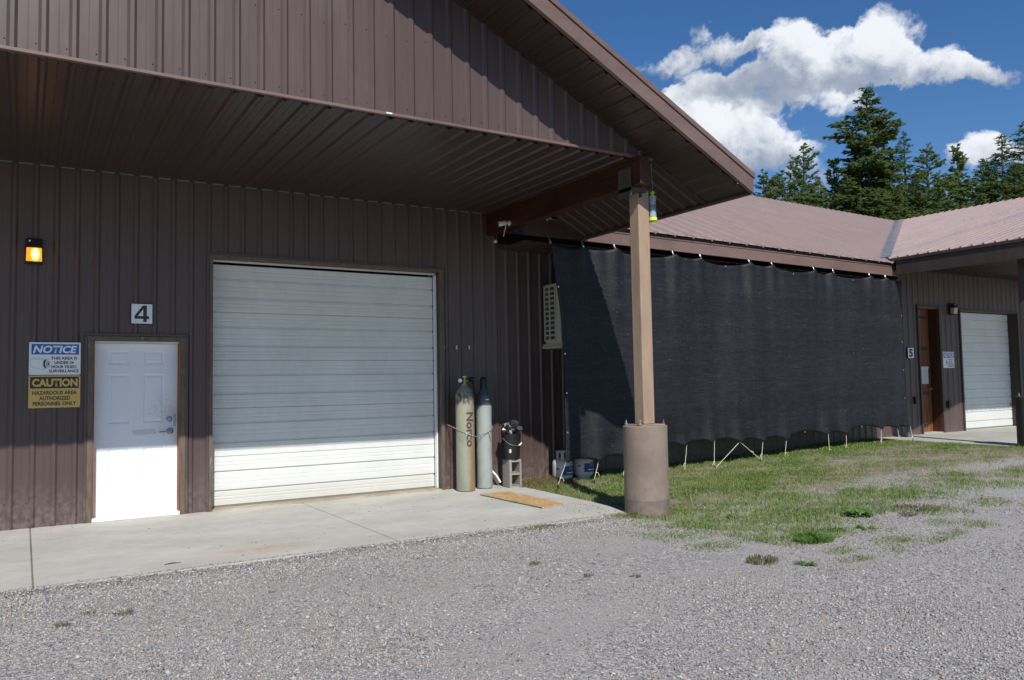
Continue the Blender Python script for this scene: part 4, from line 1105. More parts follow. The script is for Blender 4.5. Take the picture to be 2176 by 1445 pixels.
notice(16.99, 17.43, 1.68, 2.045, -.024, 'small distant NOTICE surveillance sign between the wooden door and far roll-up door')

# ------------------------------------------------------------------ wall lamps
def lamp(x, z, s, lit, label):
    t = thing('wall_lamp', label, 'lamp', (x, -.02, z-.14*s), 'wall lamps beside the doors')
    w = .072*s
    mb = MB(); mb.box(x-w-.012, x+w+.012, -.05, -.02, z-.15*s, z+.13*s); mb.build('back_plate', M_BLACKP, t, bevel=.006)
    mb = MB(); mb.hexa([(x-w, -.16*s, z+.018*s), (x+w, -.16*s, z+.018*s), (x+w, -.051, z+.018*s), (x-w, -.051, z+.018*s), (x-w+.008, -.13*s, z+.125*s), (x+w-.008, -.13*s, z+.125*s), (x+w-.008, -.051, z+.125*s), (x-w+.008, -.051, z+.125*s)])
    mb.build('housing', M_BLACKP, t, bevel=.006)
    mb = MB(); mb.hexa([(x-w-.004, -.13*s, z-.13*s), (x+w+.004, -.13*s, z-.13*s), (x+w, -.051, z-.13*s), (x-w, -.051, z-.13*s), (x-w, -.158*s, z+.014*s), (x+w, -.158*s, z+.014*s), (x+w, -.051, z+.014*s), (x-w, -.051, z+.014*s)])
    mb.build('lens', M_AMBER if lit else M_LENS, t, bevel=.004)
    mb = MB(); mb.box(x-w-.008, x+w+.008, -.135*s, -.05, z-.145*s, z-.132*s); mb.build('rim', M_BLACKP, t)
    mb = MB(); mb.lathe([(.011, 0), (.011, .006), (.007, .01)], (x-w*.6, -.145*s, z+.09*s), 10, (0, -1, .1)); mb.build('photocell', M_WHITEP, t, smooth=True)
    return t
lamp(-.597, 3.055, 1.0, True, 'lit amber wall lamp glowing above the notice signs at left')
pl = bpy.data.lights.new('amber_bulb', 'POINT'); pl.energy = 0.4; pl.color = (1, .38, .06); pl.shadow_soft_size = .05
po = bpy.data.objects.new('amber_bulb', pl); COL.objects.link(po); po.location = (-.597, -.20, 3.0)
lamp(17.40, 3.03, .95, False, 'unlit wall lamp with cream lens, left of the far roll-up door')
# outlets at building C
def outlet(x, z, label):
    mb = MB(); mb.box(x-.05, x+.05, -.065, -.02, z-.08, z+.08); o = tag(mb.build('outlet_box', M_BLACKP, None, bevel=.01), label, 'outlet box')
    mb = MB(); mb.box(x-.02, x+.02, -.07, -.0655, z-.055, z+.0); mb.build('cover', M_GLOVE, o)
outlet(15.86, .98, 'dark outlet box low on the wall below the number 5 sign')
outlet(17.13, .86, 'dark outlet box with grey cover low between wooden door and roll-up door')

# clips on the wall
for i, x_ in enumerate((4.475, 4.675, 4.885)):
    mb = MB(); mb.box(x_-.012, x_+.012, -.024, -.0195, 2.0, 2.055); mb.lathe([(.006, 0), (.006, .006)], (x_, -.024, 2.03), 8, (0, -1, 0))
    tag(mb.build('wall_clip', M_WHITEP, None), ['small pale wall clip nearest the roll-up door, above the gas cylinders', 'small pale wall clip in the middle of the row of three', 'small pale wall clip at the right of the row of three, above the black-capped cylinder'][i], 'clip', 'pale clips above the cylinders')

# security camera on the beam, with cable, and sensor
t = thing('security_camera', 'small white bullet camera on the side of the red beam, cable dangling', 'camera', (5.2, -.40, 3.8))
pc = at(1082, 474, 0, 5.2)
mb = MB(); mb.lathe([(.04, 0), (.04, .012), (.022, .02), (.018, .055)], (5.205, pc.y, pc.z), 16, (-1, 0, 0)); mb.build('mount', M_WHITEP, t, smooth=True)
mb = MB(); c0 = Vector((5.13, pc.y-.01, pc.z-.005)); ax = Vector((-.96, .12, -.22)).normalized()
mb.lathe([(.0, -.02), (.022, -.015), (.034, .0), (.036, .10), (.034, .115)], c0, 16, ax); mb.build('camera_body', M_WHITEP, t, smooth=True)
mb = MB(); mb.lathe([(.029, .114), (.029, .119)], c0, 16, ax); mb.build('lens', M_INK, t)
mb = MB(); mb.tube([c0+Vector((.01, 0, -.02)), c0+Vector((.0, 0, -.08)), c0+Vector((-.02, .0, -.14)), c0+Vector((-.035, 0, -.2))], .006, 6); mb.build('cable', M_WHITEP, t)
ps = at(1053, 513, 1, -.06)
mb = MB(); mb.lathe([(.012, 0), (.012, .02), (.026, .03), (.026, .05), (.01, .06)], (ps.x, -.021, ps.z), 12, (0, -1, 0))
tag(mb.build('sensor', M_WHITEP, None, smooth=True), 'tiny pale round sensor on the wall just below the camera', 'sensor')

# ------------------------------------------------------------------ air conditioner
t = thing('air_conditioner', 'cream outdoor air conditioner with side grille, hung high on the wall beside the curtain', 'air conditioner', (6.6, -.2, 2.05))
ax0, ax1, ay0, ay1, az0, az1 = 6.16, 7.0, -.52, -.10, 2.09, 3.0
mb = MB(); mb.box(ax0+.012, ax1, ay0, ay1, az0, az1); mb.build('casing', M_CREAM, t, bevel=.012)
gy0, gy1 = ay0+.12, ay1-.015
mb = MB(); mb.poly([(ax0+.0105, gy0, az0+.05), (ax0+.0105, gy1, az0+.05), (ax0+.0105, gy1, az1-.04), (ax0+.0105, gy0, az1-.04)][::-1]); mb.build('coil', M_GLOVE, t)
nrow = 11
for k in range(nrow+1):
    z_ = az0+.05+(az1-az0-.09)*k/nrow
    mb = MB(); mb.box(ax0-.004, ax0+.010, gy0, gy1, z_-.011, z_+.011); mb.build('grille_bar', M_CREAM, t)
for y_ in (gy0, (gy0+gy1)/2+.01, gy1):
    mb = MB(); mb.box(ax0-.006, ax0+.0095, y_-.012, y_+.012, az0+.03, az1-.02); mb.build('grille_bar', M_CREAM, t)
mb = MB(); mb.box(ax0-.003, ax1, ay0-.01, -.03, az0-.075, az0-.04); mb.box(ax0+.02, ax0+.06, ay0-.02, -.02, az0-.039, az0-.001); mb.build('bracket', M_CREAM, t, bevel=.004)

# ------------------------------------------------------------------ gas cylinders
def gas1():
    c = Vector((4.64, -.315, 0)); t = thing('gas_cylinder', 'tall rusty grey-green gas cylinder with brass valve, stencilled NORCO down its side', 'gas cylinder', c, 'tall gas cylinders chained to the wall')
    r = .132
    mb = MB(); mb.lathe([(r-.02, 0.002), (r-.004, .012), (r, .03), (r, 1.33), (r-.004, 1.36), (r-.018, 1.395), (r-.042, 1.43), (r-.07, 1.455), (.048, 1.472), (.042, 1.482), (.040, 1.50)], c, 40); mb.build('cylinder_body', M_CYL1, t, smooth=True)
    mb = MB(); mb.lathe([(.022, 1.50), (.022, 1.53), (.03, 1.532), (.03, 1.55), (.018, 1.552), (.018, 1.585)], c, 12)
    mb.lathe([(.014, -.05), (.014, .06)], c+Vector((0, 0, 1.54)), 10, (1, 0, 0)); mb.build('valve', M_BRASS, t)
    mb = MB(); mb.lathe([(.030, 1.586), (.036, 1.592), (.036, 1.606), (.030, 1.612)], c, 14); mb.build('hand_wheel', M_STEEL, t)
    mb = MB(); mb.lathe([(.027, 0), (.027, .014)], c+Vector((-.075, -.01, 1.545)), 14, (-.5, -1, 0)); mb.build('gauge', M_SIGNW, t)
    mb = MB(); mb.lathe([(.034, -.001), (.034, .05), (.02, .06)], c+Vector((.09, 0.0, 1.56)), 14, (1, .1, 0)); mb.tube([c+Vector((.1, 0, 1.55)), c+Vector((.15, .03, 1.50)), c+Vector((.19, .05, 1.40)), c+Vector((.21, .1, 1.30))], .012, 8); mb.build('regulator', M_BLACKP, t)
    ze0, ze1 = .62, 1.10
    def wrap(u, v):      # text runs down the cylinder, tops of letters to the right
        z_ = ze1-(ze1-ze0)*u
        ang = math.radians(-78)+(v-.5)*.115/r*1.0
        ang = ang+math.radians(-7)
        return np.stack([c.x+(r+.002)*np.cos(ang), c.y+(r+.002)*np.sin(ang), z_], 1)
    text_mesh('Norco', 'lettering', M_STENCIL, t, 0, 0, 0, 0, 0, 0, .03, wrap=wrap)
M_STENCIL, nt, b = mat('worn_stencil_ink', (.10, .05, .025), .7)
nn = noise(nt, 34, 4, .6); L(nt, mix(nt, sstep(nt, nn, .60, .74), (.075, .042, .022), (.28, .25, .17)), b.inputs['Base Color'])
gas1()
c = Vector((4.985, -.245, 0)); t = thing('gas_cylinder', 'clean grey-green gas cylinder with slate shoulder and black cap, right of the rusty one', 'gas cylinder', c, 'tall gas cylinders chained to the wall')
r = .112
mb = MB(); mb.lathe([(r-.015, .002), (r, .02), (r, 1.19)], c, 36, cap=True); mb.build('cylinder_body', M_CYL2, t, smooth=True)
mb = MB(); mb.lathe([(r+.0004, 1.186), (r, 1.28), (r-.004, 1.315), (r-.02, 1.355), (r-.045, 1.385), (.05, 1.405), (.046, 1.42)], c, 36); mb.build('shoulder', M_CYL2TOP, t, smooth=True)
mb = MB(); mb.lathe([(.051, 1.418), (.051, 1.53), (.048, 1.56), (.034, 1.585), (.01, 1.594)], c, 20); mb.build('cap', M_BLACKP, t, smooth=True)
mb = MB(); mb.box(c.x-.035, c.x+.02, c.y-r-.0018, c.y-r-.0005, 1.262, 1.276); mb.build('sticker', M_SIGNW, t)
# chain round both
path = [(4.49, -.02, .93), (4.49, -.20, .90), (4.505, -.36, .86), (4.56, -.435, .82), (4.64, -.458, .785), (4.74, -.43, .76), (4.80, -.39, .755), (4.86, -.372, .77), (4.97, -.372, .80), (5.06, -.345, .84), (5.107, -.27, .88), (5.112, -.15, .90), (5.11, -.02, .90)]
mb = MB(); P = [Vector(p) for p in path]; seg = []
for a, b_ in zip(P[:-1], P[1:]):
    nseg = max(1, int((b_-a).length/.024))
    for k in range(nseg): seg.append((a.lerp(b_, k/nseg), a.lerp(b_, (k+1)/nseg)))
for i, (a, b_) in enumerate(seg):
    d_ = (b_-a); m_ = (a+b_)/2; dn = d_.normalized(); s_ = dn.orthogonal().normalized() if i % 2 else dn.cross(dn.orthogonal()).normalized()
    lk = []
    for k in range(9):
        a_ = 2*math.pi*k/8; lk.append(m_+dn*(.017*math.cos(a_))+s_*(.0075*math.sin(a_)))
    mb.tube(lk, .003, 5)
tl = Vector((4.80, -.40, .755))
mb.tube([tl, tl+Vector((.01, -.005, -.05)), tl+Vector((.0, -.005, -.12)), tl+Vector((-.02, -.005, -.20))], .004, 5)
mb.tube([Vector((4.99, -.373, .80)), Vector((5.0, -.377, .76)), Vector((5.02, -.377, .70))], .005, 5)
tag(mb.build('chain', M_STEEL, None, smooth=True), 'steel chain looped round the two gas cylinders', 'chain')
# pale conduit behind the block
mb = MB(); mb.tube([(5.08, -.05, .34), (5.16, -.07, .26), (5.25, -.12, .15), (5.30, -.15, .05)], .017, 8)
tag(mb.build('hose', M_SIGNW, None, smooth=True), 'short pale hose slanting down between cylinder and cinder block', 'hose')

# ------------------------------------------------------------------ cinder block and bucket
bx0, bx1, by0, by1, bz = 5.275, 5.475, -.455, -.26, .40
t = MB()
def ringface(mb, y, flip):
    holes = [(bx0+.033, bx1-.033, .035, .182), (bx0+.033, bx1-.033, .218, .365)]
    xsb = [bx0, bx0+.033, bx1-.033, bx1]; zsb = [0, .035, .182, .218, .365, bz]
    for i in range(3):
        for j in range(5):
            if i == 1 and j in (1, 3): continue
            q = [(xsb[i], y, zsb[j]), (xsb[i+1], y, zsb[j]), (xsb[i+1], y, zsb[j+1]), (xsb[i], y, zsb[j+1])]
            mb.poly(q[::-1] if flip else q)
ringface(t, by0, False); ringface(t, by1, True)
t.poly([(bx0, by0, 0), (bx0, by0, bz), (bx0, by1, bz), (bx0, by1, 0)]); t.poly([(bx1, by0, 0), (bx1, by1, 0), (bx1, by1, bz), (bx1, by0, bz)])
t.poly([(bx0, by0, bz), (bx1, by0, bz), (bx1, by1, bz), (bx0, by1, bz)]); t.poly([(bx0, by0, 0), (bx0, by1, 0), (bx1, by1, 0), (bx1, by0, 0)])
for z0, z1 in ((.035, .182), (.218, .365)):
    a, b_ = bx0+.033, bx1-.033
    t.poly([(a, by0, z0), (a, by1, z0), (b_, by1, z0), (b_, by0, z0)]); t.poly([(a, by0, z1), (b_, by0, z1), (b_, by1, z1), (a, by1, z1)])
    t.poly([(a, by0, z0), (a, by0, z1), (a, by1, z1), (a, by1, z0)]); t.poly([(b_, by0, z0), (b_, by1, z0), (b_, by1, z1), (b_, by0, z1)])
ob = tag(t.build('cinder_block', M_BLOCK, None), 'two-hole grey cinder block standing on end under the black bucket', 'cinder block')
wm = ob.modifiers.new('weld', 'WELD'); wm.merge_threshold = .0005
bm_ = ob.modifiers.new('bevel', 'BEVEL'); bm_.width = .008; bm_.segments = 2
bc = Vector((5.365, -.36, bz)); t = thing('bucket', 'black plastic bucket with wire handle, full of rubbish, on the cinder block', 'bucket', bc)
mb = MB(); mb.lathe([(.118, .002), (.122, .012), (.138, .30), (.146, .302), (.146, .308), (.139, .312), (.14, .325), (.148, .327), (.148, .333), (.141, .336), (.142, .352), (.15, .354), (.15, .362), (.143, .364), (.137, .362), (.132, .26)], bc, 36, cap=False)
mb.lathe([(.0001, .003), (.118, .003)], bc, 24, cap=False); mb.build('bucket_body', M_BLACKP, t, smooth=True)
mb = MB()
for k in range(13):
    a_ = math.pi*k/12; 
pts = [bc+Vector((-.148*math.cos(a_)*1.0, -.02-.135*math.sin(a_), .31-.11*math.sin(a_))) for a_ in [math.pi*k/12 for k in range(13)]]
mb.tube(pts, .0035, 6); mb.build('handle', M_STEEL, t, smooth=True)
mb = MB(); mb.tube([pts[7], pts[8], pts[9]], .011, 8); mb.build('grip', M_SIGNW, t, smooth=True)
mb = MB(); mb.box(bc.x-.095, bc.x-.065, bc.y-.112, bc.y-.094, bz+.10, bz+.15); mb.build('label', M_TAPE, t)
def crumple(center, rx, ry, rz, seed, n=11, m_=18, amp=.35):
    r_ = np.random.default_rng(seed); mb = MB(); ph = r_.uniform(0, 6, 12)
    for i in range(n+1):
        th = math.pi*i/n
        for k in range(m_):
            ph_ = 2*math.pi*k/m_
            q = 1+amp*(.5*math.sin(3*ph_+ph[0])*math.sin(2*th+ph[1])+.4*math.sin(5*ph_+ph[2]+3*th)+.3*r_.uniform(-1, 1))
            mb.v.append((center[0]+rx*q*math.sin(th)*math.cos(ph_), center[1]+ry*q*math.sin(th)*math.sin(ph_), center[2]+rz*q*math.cos(th)))
    for i in range(n):
        for k in range(m_):
            k2 = (k+1) % m_; mb.f.append((i*m_+k, (i+1)*m_+k, (i+1)*m_+k2, i*m_+k2))
    return mb
tag(crumple((bc.x-.02, bc.y, bz+.41), .13, .11, .10, 3).build('rubbish_bag', M_BAG), 'shiny black plastic film heaped in the bucket', 'bag')
tag(crumple((bc.x+.04, bc.y-.02, bz+.50), .075, .06, .06, 8, amp=.25).build('rubbish_bag', M_BLACKR), 'matt black lump of cloth topping the bucket', 'cloth')
mb = MB(); mb.prism([(bc.x-.01, bc.y-.10, bz+.40), (bc.x+.16, bc.y-.07, bz+.415), (bc.x+.165, bc.y-.06, bz+.455), (bc.x+.10, bc.y-.07, bz+.468), (bc.x+.02, bc.y-.09, bz+.425)], (0, .03, .012))
tag(mb.build('scrap_sheet', M_GLOVE, bevel=.006), 'flat grey scrap poking out of the bucket to the right', 'scrap')

# ------------------------------------------------------------------ plywood
q = [at(1021, 1051, 2, .012), at(1079, 1044, 2, .012), at(1197, 1071, 2, .012), at(1152, 1079, 2, .012)]
q = [Vector((p.x, p.y, .003)) for p in q]
bo = MB(); q2 = [q[0], q[1], q[1].lerp(q[2], .62)+Vector((.02, 0, 0)), q[1].lerp(q[2], .64)+Vector((.05, .0, 0)), q[2], q[3]]
ctr = sum((p for p in q2), Vector())/6
bo.prism(q2[::-1], (0, 0, .013))
ob = tag(bo.build('board', M_OSB), 'weathered strand board sheet lying on the concrete before the cylinders', 'board')
mb = MB(); a, b_ = q[3], q[0]; n_ = (b_-a).cross(Vector((0, 0, 1))).normalized()
mb.hexa([a, b_, b_+n_*.0-n_*.003, a-n_*.003, a+Vector((0, 0, .0125)), b_+Vector((0, 0, .0125)), b_-n_*.003+Vector((0, 0, .0125)), a-n_*.003+Vector((0, 0, .0125))])
mb.build('painted_edge', M_GREENEDGE, ob)

# ------------------------------------------------------------------ propane tanks
def tank(cx_, cy_, label, collar=True):
    z0 = h1(cx_, cy_)+.02; c = Vector((cx_, cy_, z0)); t = thing('propane_tank', label, 'propane tank', c, 'white propane tanks by the curtain')
    r = .152
    mb = MB(); mb.lathe([(r*.8, .028), (r*.95, .05), (r, .09), (r, .24), (r*.96, .28), (r*.8, .315), (r*.45, .338), (.02, .345)], c, 36); mb.build('tank_body', M_TANK, t, smooth=True)
    mb = MB(); mb.lathe([(r*.70, -.02), (r*.70, .03), (r*.66, .03), (r*.66, -.02)], c, 28, cap=False); mb.build('foot_ring', M_TANK, t, smooth=True)
    # collar with hand holes: posts and top ring
    if collar:
        mb = MB()
        for k in range(6):
            a0 = math.radians(60*k-14); a1 = math.radians(60*k+14)
            P_ = [c+Vector((.088*math.cos(a), .088*math.sin(a), .325)) for a in (a0, (a0+a1)/2, a1)]
            for p_, q_ in zip(P_[:-1], P_[1:]): mb.prism([p_, q_, q_+Vector((0, 0, .1)), p_+Vector((0, 0, .1))], (-(p_-c).x*.06, -(p_-c).y*.06, 0))
        mb.lathe([(.090, .42), (.095, .425), (.095, .445), (.083, .445), (.083, .42)], c, 28, cap=False); mb.build('collar', M_TANK, t)
        mb = MB(); mb.lathe([(.02, .34), (.02, .38), (.03, .385), (.03, .40)], c, 12); mb.build('valve', M_BRASS, t)
    def patch(a0, a1, z0_, z1_, m_, nm, rr=.0012):
        mb = MB(); K = 10
        for k in range(K):
            p_ = []
            for kk in (k, k+1):
                a = math.radians(a0+(a1-a0)*kk/K); p_.append((c.x+(r+rr)*math.cos(a), c.y+(r+rr)*math.sin(a)))
            mb.poly([(p_[0][0], p_[0][1], c.z+z0_), (p_[1][0], p_[1][1], c.z+z0_), (p_[1][0], p_[1][1], c.z+z1_), (p_[0][0], p_[0][1], c.z+z1_)])
        mb.build(nm, m_, t, smooth=True)
    if collar:
        patch(-122, -50, .09, .225, M_TLAB, 'label_print'); patch(-84, -40, .17, .235, M_TLAB2, 'label_print', .0022); patch(-100, -52, .122, .134, M_SIGNW, 'label_print', .0022)
        def wrap2(u, v):
            a = np.radians(-100+50*u); return np.stack([c.x+(r+.0026)*np.cos(a), c.y+(r+.0026)*np.sin(a), c.z+.142+.032*v], 1)
        patch(-160, -142, .175, .20, M_RED, 'hazard_mark'); 
    else:
        patch(-92, -40, .04+.05, .21, M_TLAB, 'label_print'); patch(-80, -40, .14, .21, M_TLAB2, 'label_print', .0022)
        patch(-124, -114, .19, .215, M_RED, 'hazard_mark')
    return t
tank(6.275, -.34, 'white propane tank with open collar, nearest the wall at the curtain edge')
tank(6.655, -.36, 'white propane tank half hidden under the curtain hem, right of the other tank', True)

# ------------------------------------------------------------------ shade curtain
YC = -.835
ct = thing('shade_curtain', 'long black woven shade curtain hooked under the eave and tied down to the grass', 'curtain', (10, YC, .2))
topP = [(1168, 513), (1238, 522), (1306, 528), (1430, 541), (1488, 547), (1592, 558), (1640, 563), (1729, 574), (1770, 578), (1847, 587), (1881, 591), (1912, 597)]
botP = [(1199, 986), (1269, 981), (1329, 971), (1456, 950), (1515, 940), (1569, 940), (1618, 939), (1668, 934), (1757, 925), (1795, 923), (1869, 912), (1904, 911), (1931, 909)]
T_ = [at(u, v, 1, YC) for u, v in topP]; B_ = [at(u, v, 1, YC) for u, v in botP]
tx = [p.x for p in T_]; tz = [p.z for p in T_]; bxs = [p.x for p in B_]; bzs = [p.z for p in B_]
def sc(x, xs_, zs_, sgn, k):
    x = np.asarray(x, float); z = np.interp(x, xs_, zs_)
    out = z.copy()
    for i in range(len(xs_)-1):
        a, b_ = xs_[i], xs_[i+1]; m_ = (x >= a) & (x <= b_)
        u = (x[m_]-a)/(b_-a); span = b_-a
        out[m_] += sgn*min(.15, k*span)*(4*u*(1-u))**.8
    return out
NXc, NZc = 360, 80
S = np.linspace(0, 1, NXc); Tt = np.linspace(0, 1, NZc)
xt = tx[0]+(tx[-1]-tx[0])*S; xb2 = bxs[0]+(bxs[-1]-bxs[0])*S
zt_ = sc(xt, tx, tz, -1, .075); zb_ = sc(xb2, bxs, bzs, 1, .10)
V = np.zeros((NZc, NXc, 3))
for j, t_ in enumerate(Tt):
    x_ = xt*(1-t_)+xb2*t_
    # the left edge bows outwards, the right edge in
    x_ = x_ + np.exp(-S*14)*0.125*math.sin(math.pi*t_**.85) - np.exp(-(1-S)*30)*.05*math.sin(math.pi*t_)
    z_ = zt_*(1-t_)+zb_*t_
    y_ = np.full(NXc, YC)
    for x0 in tx[1:-1]: y_ = y_ - .045*np.exp(-((x_-x0)/.09)**2)*math.exp(-t_*4) + .02*np.exp(-((np.abs(x_-x0)-.17)/.08)**2)*math.exp(-t_*5)
    for x0 in bxs[1:]: y_ = y_ - .05*np.exp(-((x_-x0)/.10)**2)*math.exp(-(1-t_)*5) + .024*np.exp(-((np.abs(x_-x0)-.2)/.09)**2)*math.exp(-(1-t_)*6)
    y_ = y_ + .028*np.sin(x_*2.1+1.0+t_*1.5) + .018*np.sin(x_*4.3+t_*2) + .007*np.sin(x_*9.7+t_*3+np.sin(x_*2)) + .006*np.sin(t_*22+x_*.7)
    y_ = y_ - np.exp(-S*45)*.05*(.3+t_)
    V[j, :, 0] = x_; V[j, :, 1] = y_; V[j, :, 2] = z_
idx = np.arange(NZc*NXc).reshape(NZc, NXc)
F_ = np.stack([idx[:-1, :-1], idx[1:, :-1], idx[1:, 1:], idx[:-1, 1:]], -1).reshape(-1)
Vc = V.reshape(-1, 3)-np.array(ct.location)
oc = bulk('cloth', Vc, F_, 4, M_CURT, None, ct); oc.data.shade_smooth()
md = oc.modifiers.new('thick', 'SOLIDIFY'); md.thickness = .004
def cpoint(s, t_):
    j = int(round(t_*(NZc-1))); i = int(round(s*(NXc-1))); return Vector(V[j, i])
# hooks
for i, p in enumerate(T_[:-1]):
    top = Vector((p.x-.01, YB-.012 if p.x > 6.4 else YB+.005, 3.605+fz(p.x)-.006 if p.x > 6.4 else 3.62))
    mb = MB()
    a = p+Vector((0, -.012, .0)); up = top
    m1 = a.lerp(up, .45); w_ = .011
    mb.tube([a+Vector((0, 0, -.012)), a+Vector((w_, 0, .0)), m1+Vector((w_*.8, -.004, 0)), up+Vector((.003, 0, 0)), m1+Vector((-w_*.8, -.004, .01)), a+Vector((-w_, 0, .0)), a+Vector((0, 0, -.012))], .0045, 6)
    mb.build('snap_hook', M_STEEL, ct, smooth=True)
# grommets
gpts = [p+Vector((0, -.02, -.016)) for p in T_]+[p+Vector((0, -.036, .016)) for p in B_]
gpts += [Vector((v_[0]-.02, v_[1]-.006, v_[2])) for v_ in (V[int(NZc*f), -1] for f in (.24, .42, .61, .79))]
gpts += [Vector((v_[0]+.02, v_[1]-.008, v_[2])) for v_ in (V[int(NZc*f), 0] for f in (.2, .5, .68, .85))]
gpts += [at(1542, 566, 1, YC-.02), at(1686, 582, 1, YC-.02), at(1812, 595, 1, YC-.02), at(1711, 918, 1, YC-.02), at(1831, 906, 1, YC-.02)]
g0 = None
for p in gpts:
    if g0 is None:
        mb = MB(); mb.lathe([(.013, 0), (.013, .003), (.007, .004)], (0, 0, 0), 12, (0, -1, 0))
        me = mb.build('grommet', M_STEEL, None).data; g0 = bpy.data.objects['grommet']; bpy.data.objects.remove(g0); g0 = me
    o = bpy.data.objects.new('grommet', g0); COL.objects.link(o); o.parent = ct; o.location = p-Vector(ct.location)
# cords to ground stakes
cords = [(0, (1186, 1031)), (1, (1263, 1020)), (2, (1324, 1012)), (3, (1455, 1000)), (4, (1518, 990)), (5, (1518, 997)), (5, (1616, 976)), (6, (1618, 980)), (7, (1668, 974)), (8, (1763, 963)), (9, (1799, 957)), (10, (1874, 946)), (11, (1912, 936)), (12, (1940, 932))]
for i, (u, v) in cords:
    a = B_[i]+Vector((0, -.03, .01))
    # ground point on the line of sight
    lo = None
    for s_ in range(0, 300):
        y_ = -1.7+s_*.005; p = at(u, v, 1, y_)
        if p.z <= h1(p.x, y_)+.03: lo = p
        elif lo is not None: break
    if lo is None or abs(lo.y-YC) > .6: lo = at(u, v, 1, YC-.05)
    mb = MB(); mid = a.lerp(lo, .5)
    mb.tube([a, a.lerp(lo, .3)+Vector((.004, 0, 0)), mid, lo], .0048, 6)
    kn = a.lerp(lo, rng.uniform(.55, .85)); mb.lathe([(.001, -.012), (.010, -.006), (.010, .008), (.001, .014)], kn, 8)
    sd_ = 1 if rng.uniform() > .4 else -1
    mb.tube([kn, kn+Vector((.03*sd_, -.01, .0)), kn+Vector((.05*sd_, -.01, -.05))], .005, 5)
    mb.build('tie_cord', M_ROPE, ct, smooth=True)
    mb = MB(); g_ = Vector((lo.x, lo.y, h1(lo.x, lo.y)))
    mb.tube([g_+Vector((0, 0, -.03)), g_+Vector((.0, 0, .02)), lo+Vector((.0, 0, .01))], .009, 6); mb.build('stake', M_BLACKP, ct)

# ------------------------------------------------------------------ hanging insect trap
pt_ = at(1387, 440, 1, -3.33); tx_, ty_ = pt_.x, -3.33
zt0 = at(1387, 408, 1, -3.33).z; zb0 = at(1387, 470, 1, -3.33).z; hh = zt0-zb0
t = thing('insect_trap', 'clear and lime green tube trap hanging beside the post top', 'insect trap', (tx_, ty_, zb0))
r = .048; c = Vector((tx_, ty_, zb0))
mb = MB(); mb.lathe([(r*.6, 0), (r, .005), (r, .03), (r*.9, .042), (r*.85, .042)], c, 24); mb.build('base_cap', M_YEL, t, smooth=True)
mb = MB(); mb.lathe([(r*.88, .044), (r*.72, hh*.45), (r*.76, hh*.55), (r*.95, hh*.84), (r*.7, hh*.87), (r*.3, hh*.875)], c, 24); mb.build('tube', M_TUBE, t, smooth=True)
mb = MB(); mb.lathe([(r*.80, .046), (r*.25, hh*.36), (r*.18, hh*.38)], c, 20); M_CONE, _, _ = mat('pale_cone', (.55, .75, .72), .4); mb.build('inner_cone', M_CONE, t, smooth=True)
mb = MB(); mb.lathe([(r*.85, hh*.5), (r*.85, hh*.52)], c, 20); mb.build('band', M_INK, t)
mb = MB(); mb.lathe([(r*.38, hh*.86), (r*.42, hh*.95), (r*.6, hh*.96), (r*.6, hh)], c, 16); mb.build('top_cap', M_LIME, t, smooth=True)
mb = MB(); mb.tube([c+Vector((0, 0, hh)), c+Vector((.004, 0, hh+.1)), Vector((tx_-.004, ty_, zu(tx_)-.01))], .002, 5); mb.build('hanger', M_STEEL, t)

# ------------------------------------------------------------------ grass
def blades(n, xr, yr, densf, name, m_, hmin, hmax, wid, label=None, kind='stuff', parent=None):
    x = rng.uniform(*xr, n*2); y = rng.uniform(*yr, n*2)
    d = densf(x, y); keep = rng.uniform(0, 1, n*2) < d
    x = x[keep][:n]; y = y[keep][:n]; k = len(x)
    z = H(x, y)-.004
    h = rng.uniform(hmin, hmax, k)*(.6+.5*np.clip(densf(x, y), 0, 1)); a = rng.uniform(0, 2*np.pi, k); le = rng.uniform(.1, .9, k)*h
    w = wid*rng.uniform(.7, 1.4, k)
    px = np.cos(a+np.pi/2)*w; py = np.sin(a+np.pi/2)*w
    dx = np.cos(a)*le; dy = np.sin(a)*le
    v0 = np.stack([x-px, y-py, z], 1); v1 = np.stack([x+px, y+py, z], 1)
    v2 = np.stack([x+dx*.35+px*.8, y+dy*.35+py*.8, z+h*.62], 1); v3 = np.stack([x+dx*.35-px*.8, y+dy*.35-py*.8, z+h*.62], 1)
    v4 = np.stack([x+dx, y+dy, z+h*.95], 1)
    vv = np.stack([v0, v1, v2, v3, v4], 1).reshape(-1, 3)
    b0 = (np.arange(k)*5)[:, None]
    tri = (np.array([0, 1, 2, 0, 2, 3, 3, 2, 4])[None]+b0).reshape(-1)
    return bulk(name, vv, tri, 3, m_, kind, parent)
def dry(x, y):
    n = .5+.25*np.sin(x*2.9+y*1.7)*np.sin(y*4.1-x*.8)+.2*np.sin(x*7.3+1)*np.sin(y*8.9+x*2)+.15*np.sin(x*13.1-y*5)*np.sin(y*17)
    for cx_, cy_, rx_, ry_, w_ in ((11.5, -3.0, 2.6, 1.1, .5), (8.6, -3.6, 1.6, .5, .25), (13.5, -1.6, 2.2, .6, .3), (6.2, -3.1, .7, .5, .25), (9.3, -1.0, 3, .35, .2), (8.0, -2.2, 1.0, .4, -.35), (15.5, -1.6, 2.5, .9, -.6), (6.5, -4.3, 1.0, .5, -.3), (12.0, -.9, 1.8, .3, -.2)):
        n = n+w_*np.exp(-(((x-cx_)/rx_)**2+((y-cy_)/ry_)**2))
    return np.clip((n-.42)*1.9, 0, 1)
def thin(x, y):
    n = .5+.3*np.sin(x*5.7-y*3.3)*np.sin(y*9.1+x)+.25*np.sin(x*14+y*4)*np.sin(y*21-x*3)
    return np.clip(.55+1.1*n-.25*dry(x, y), .25, 1)
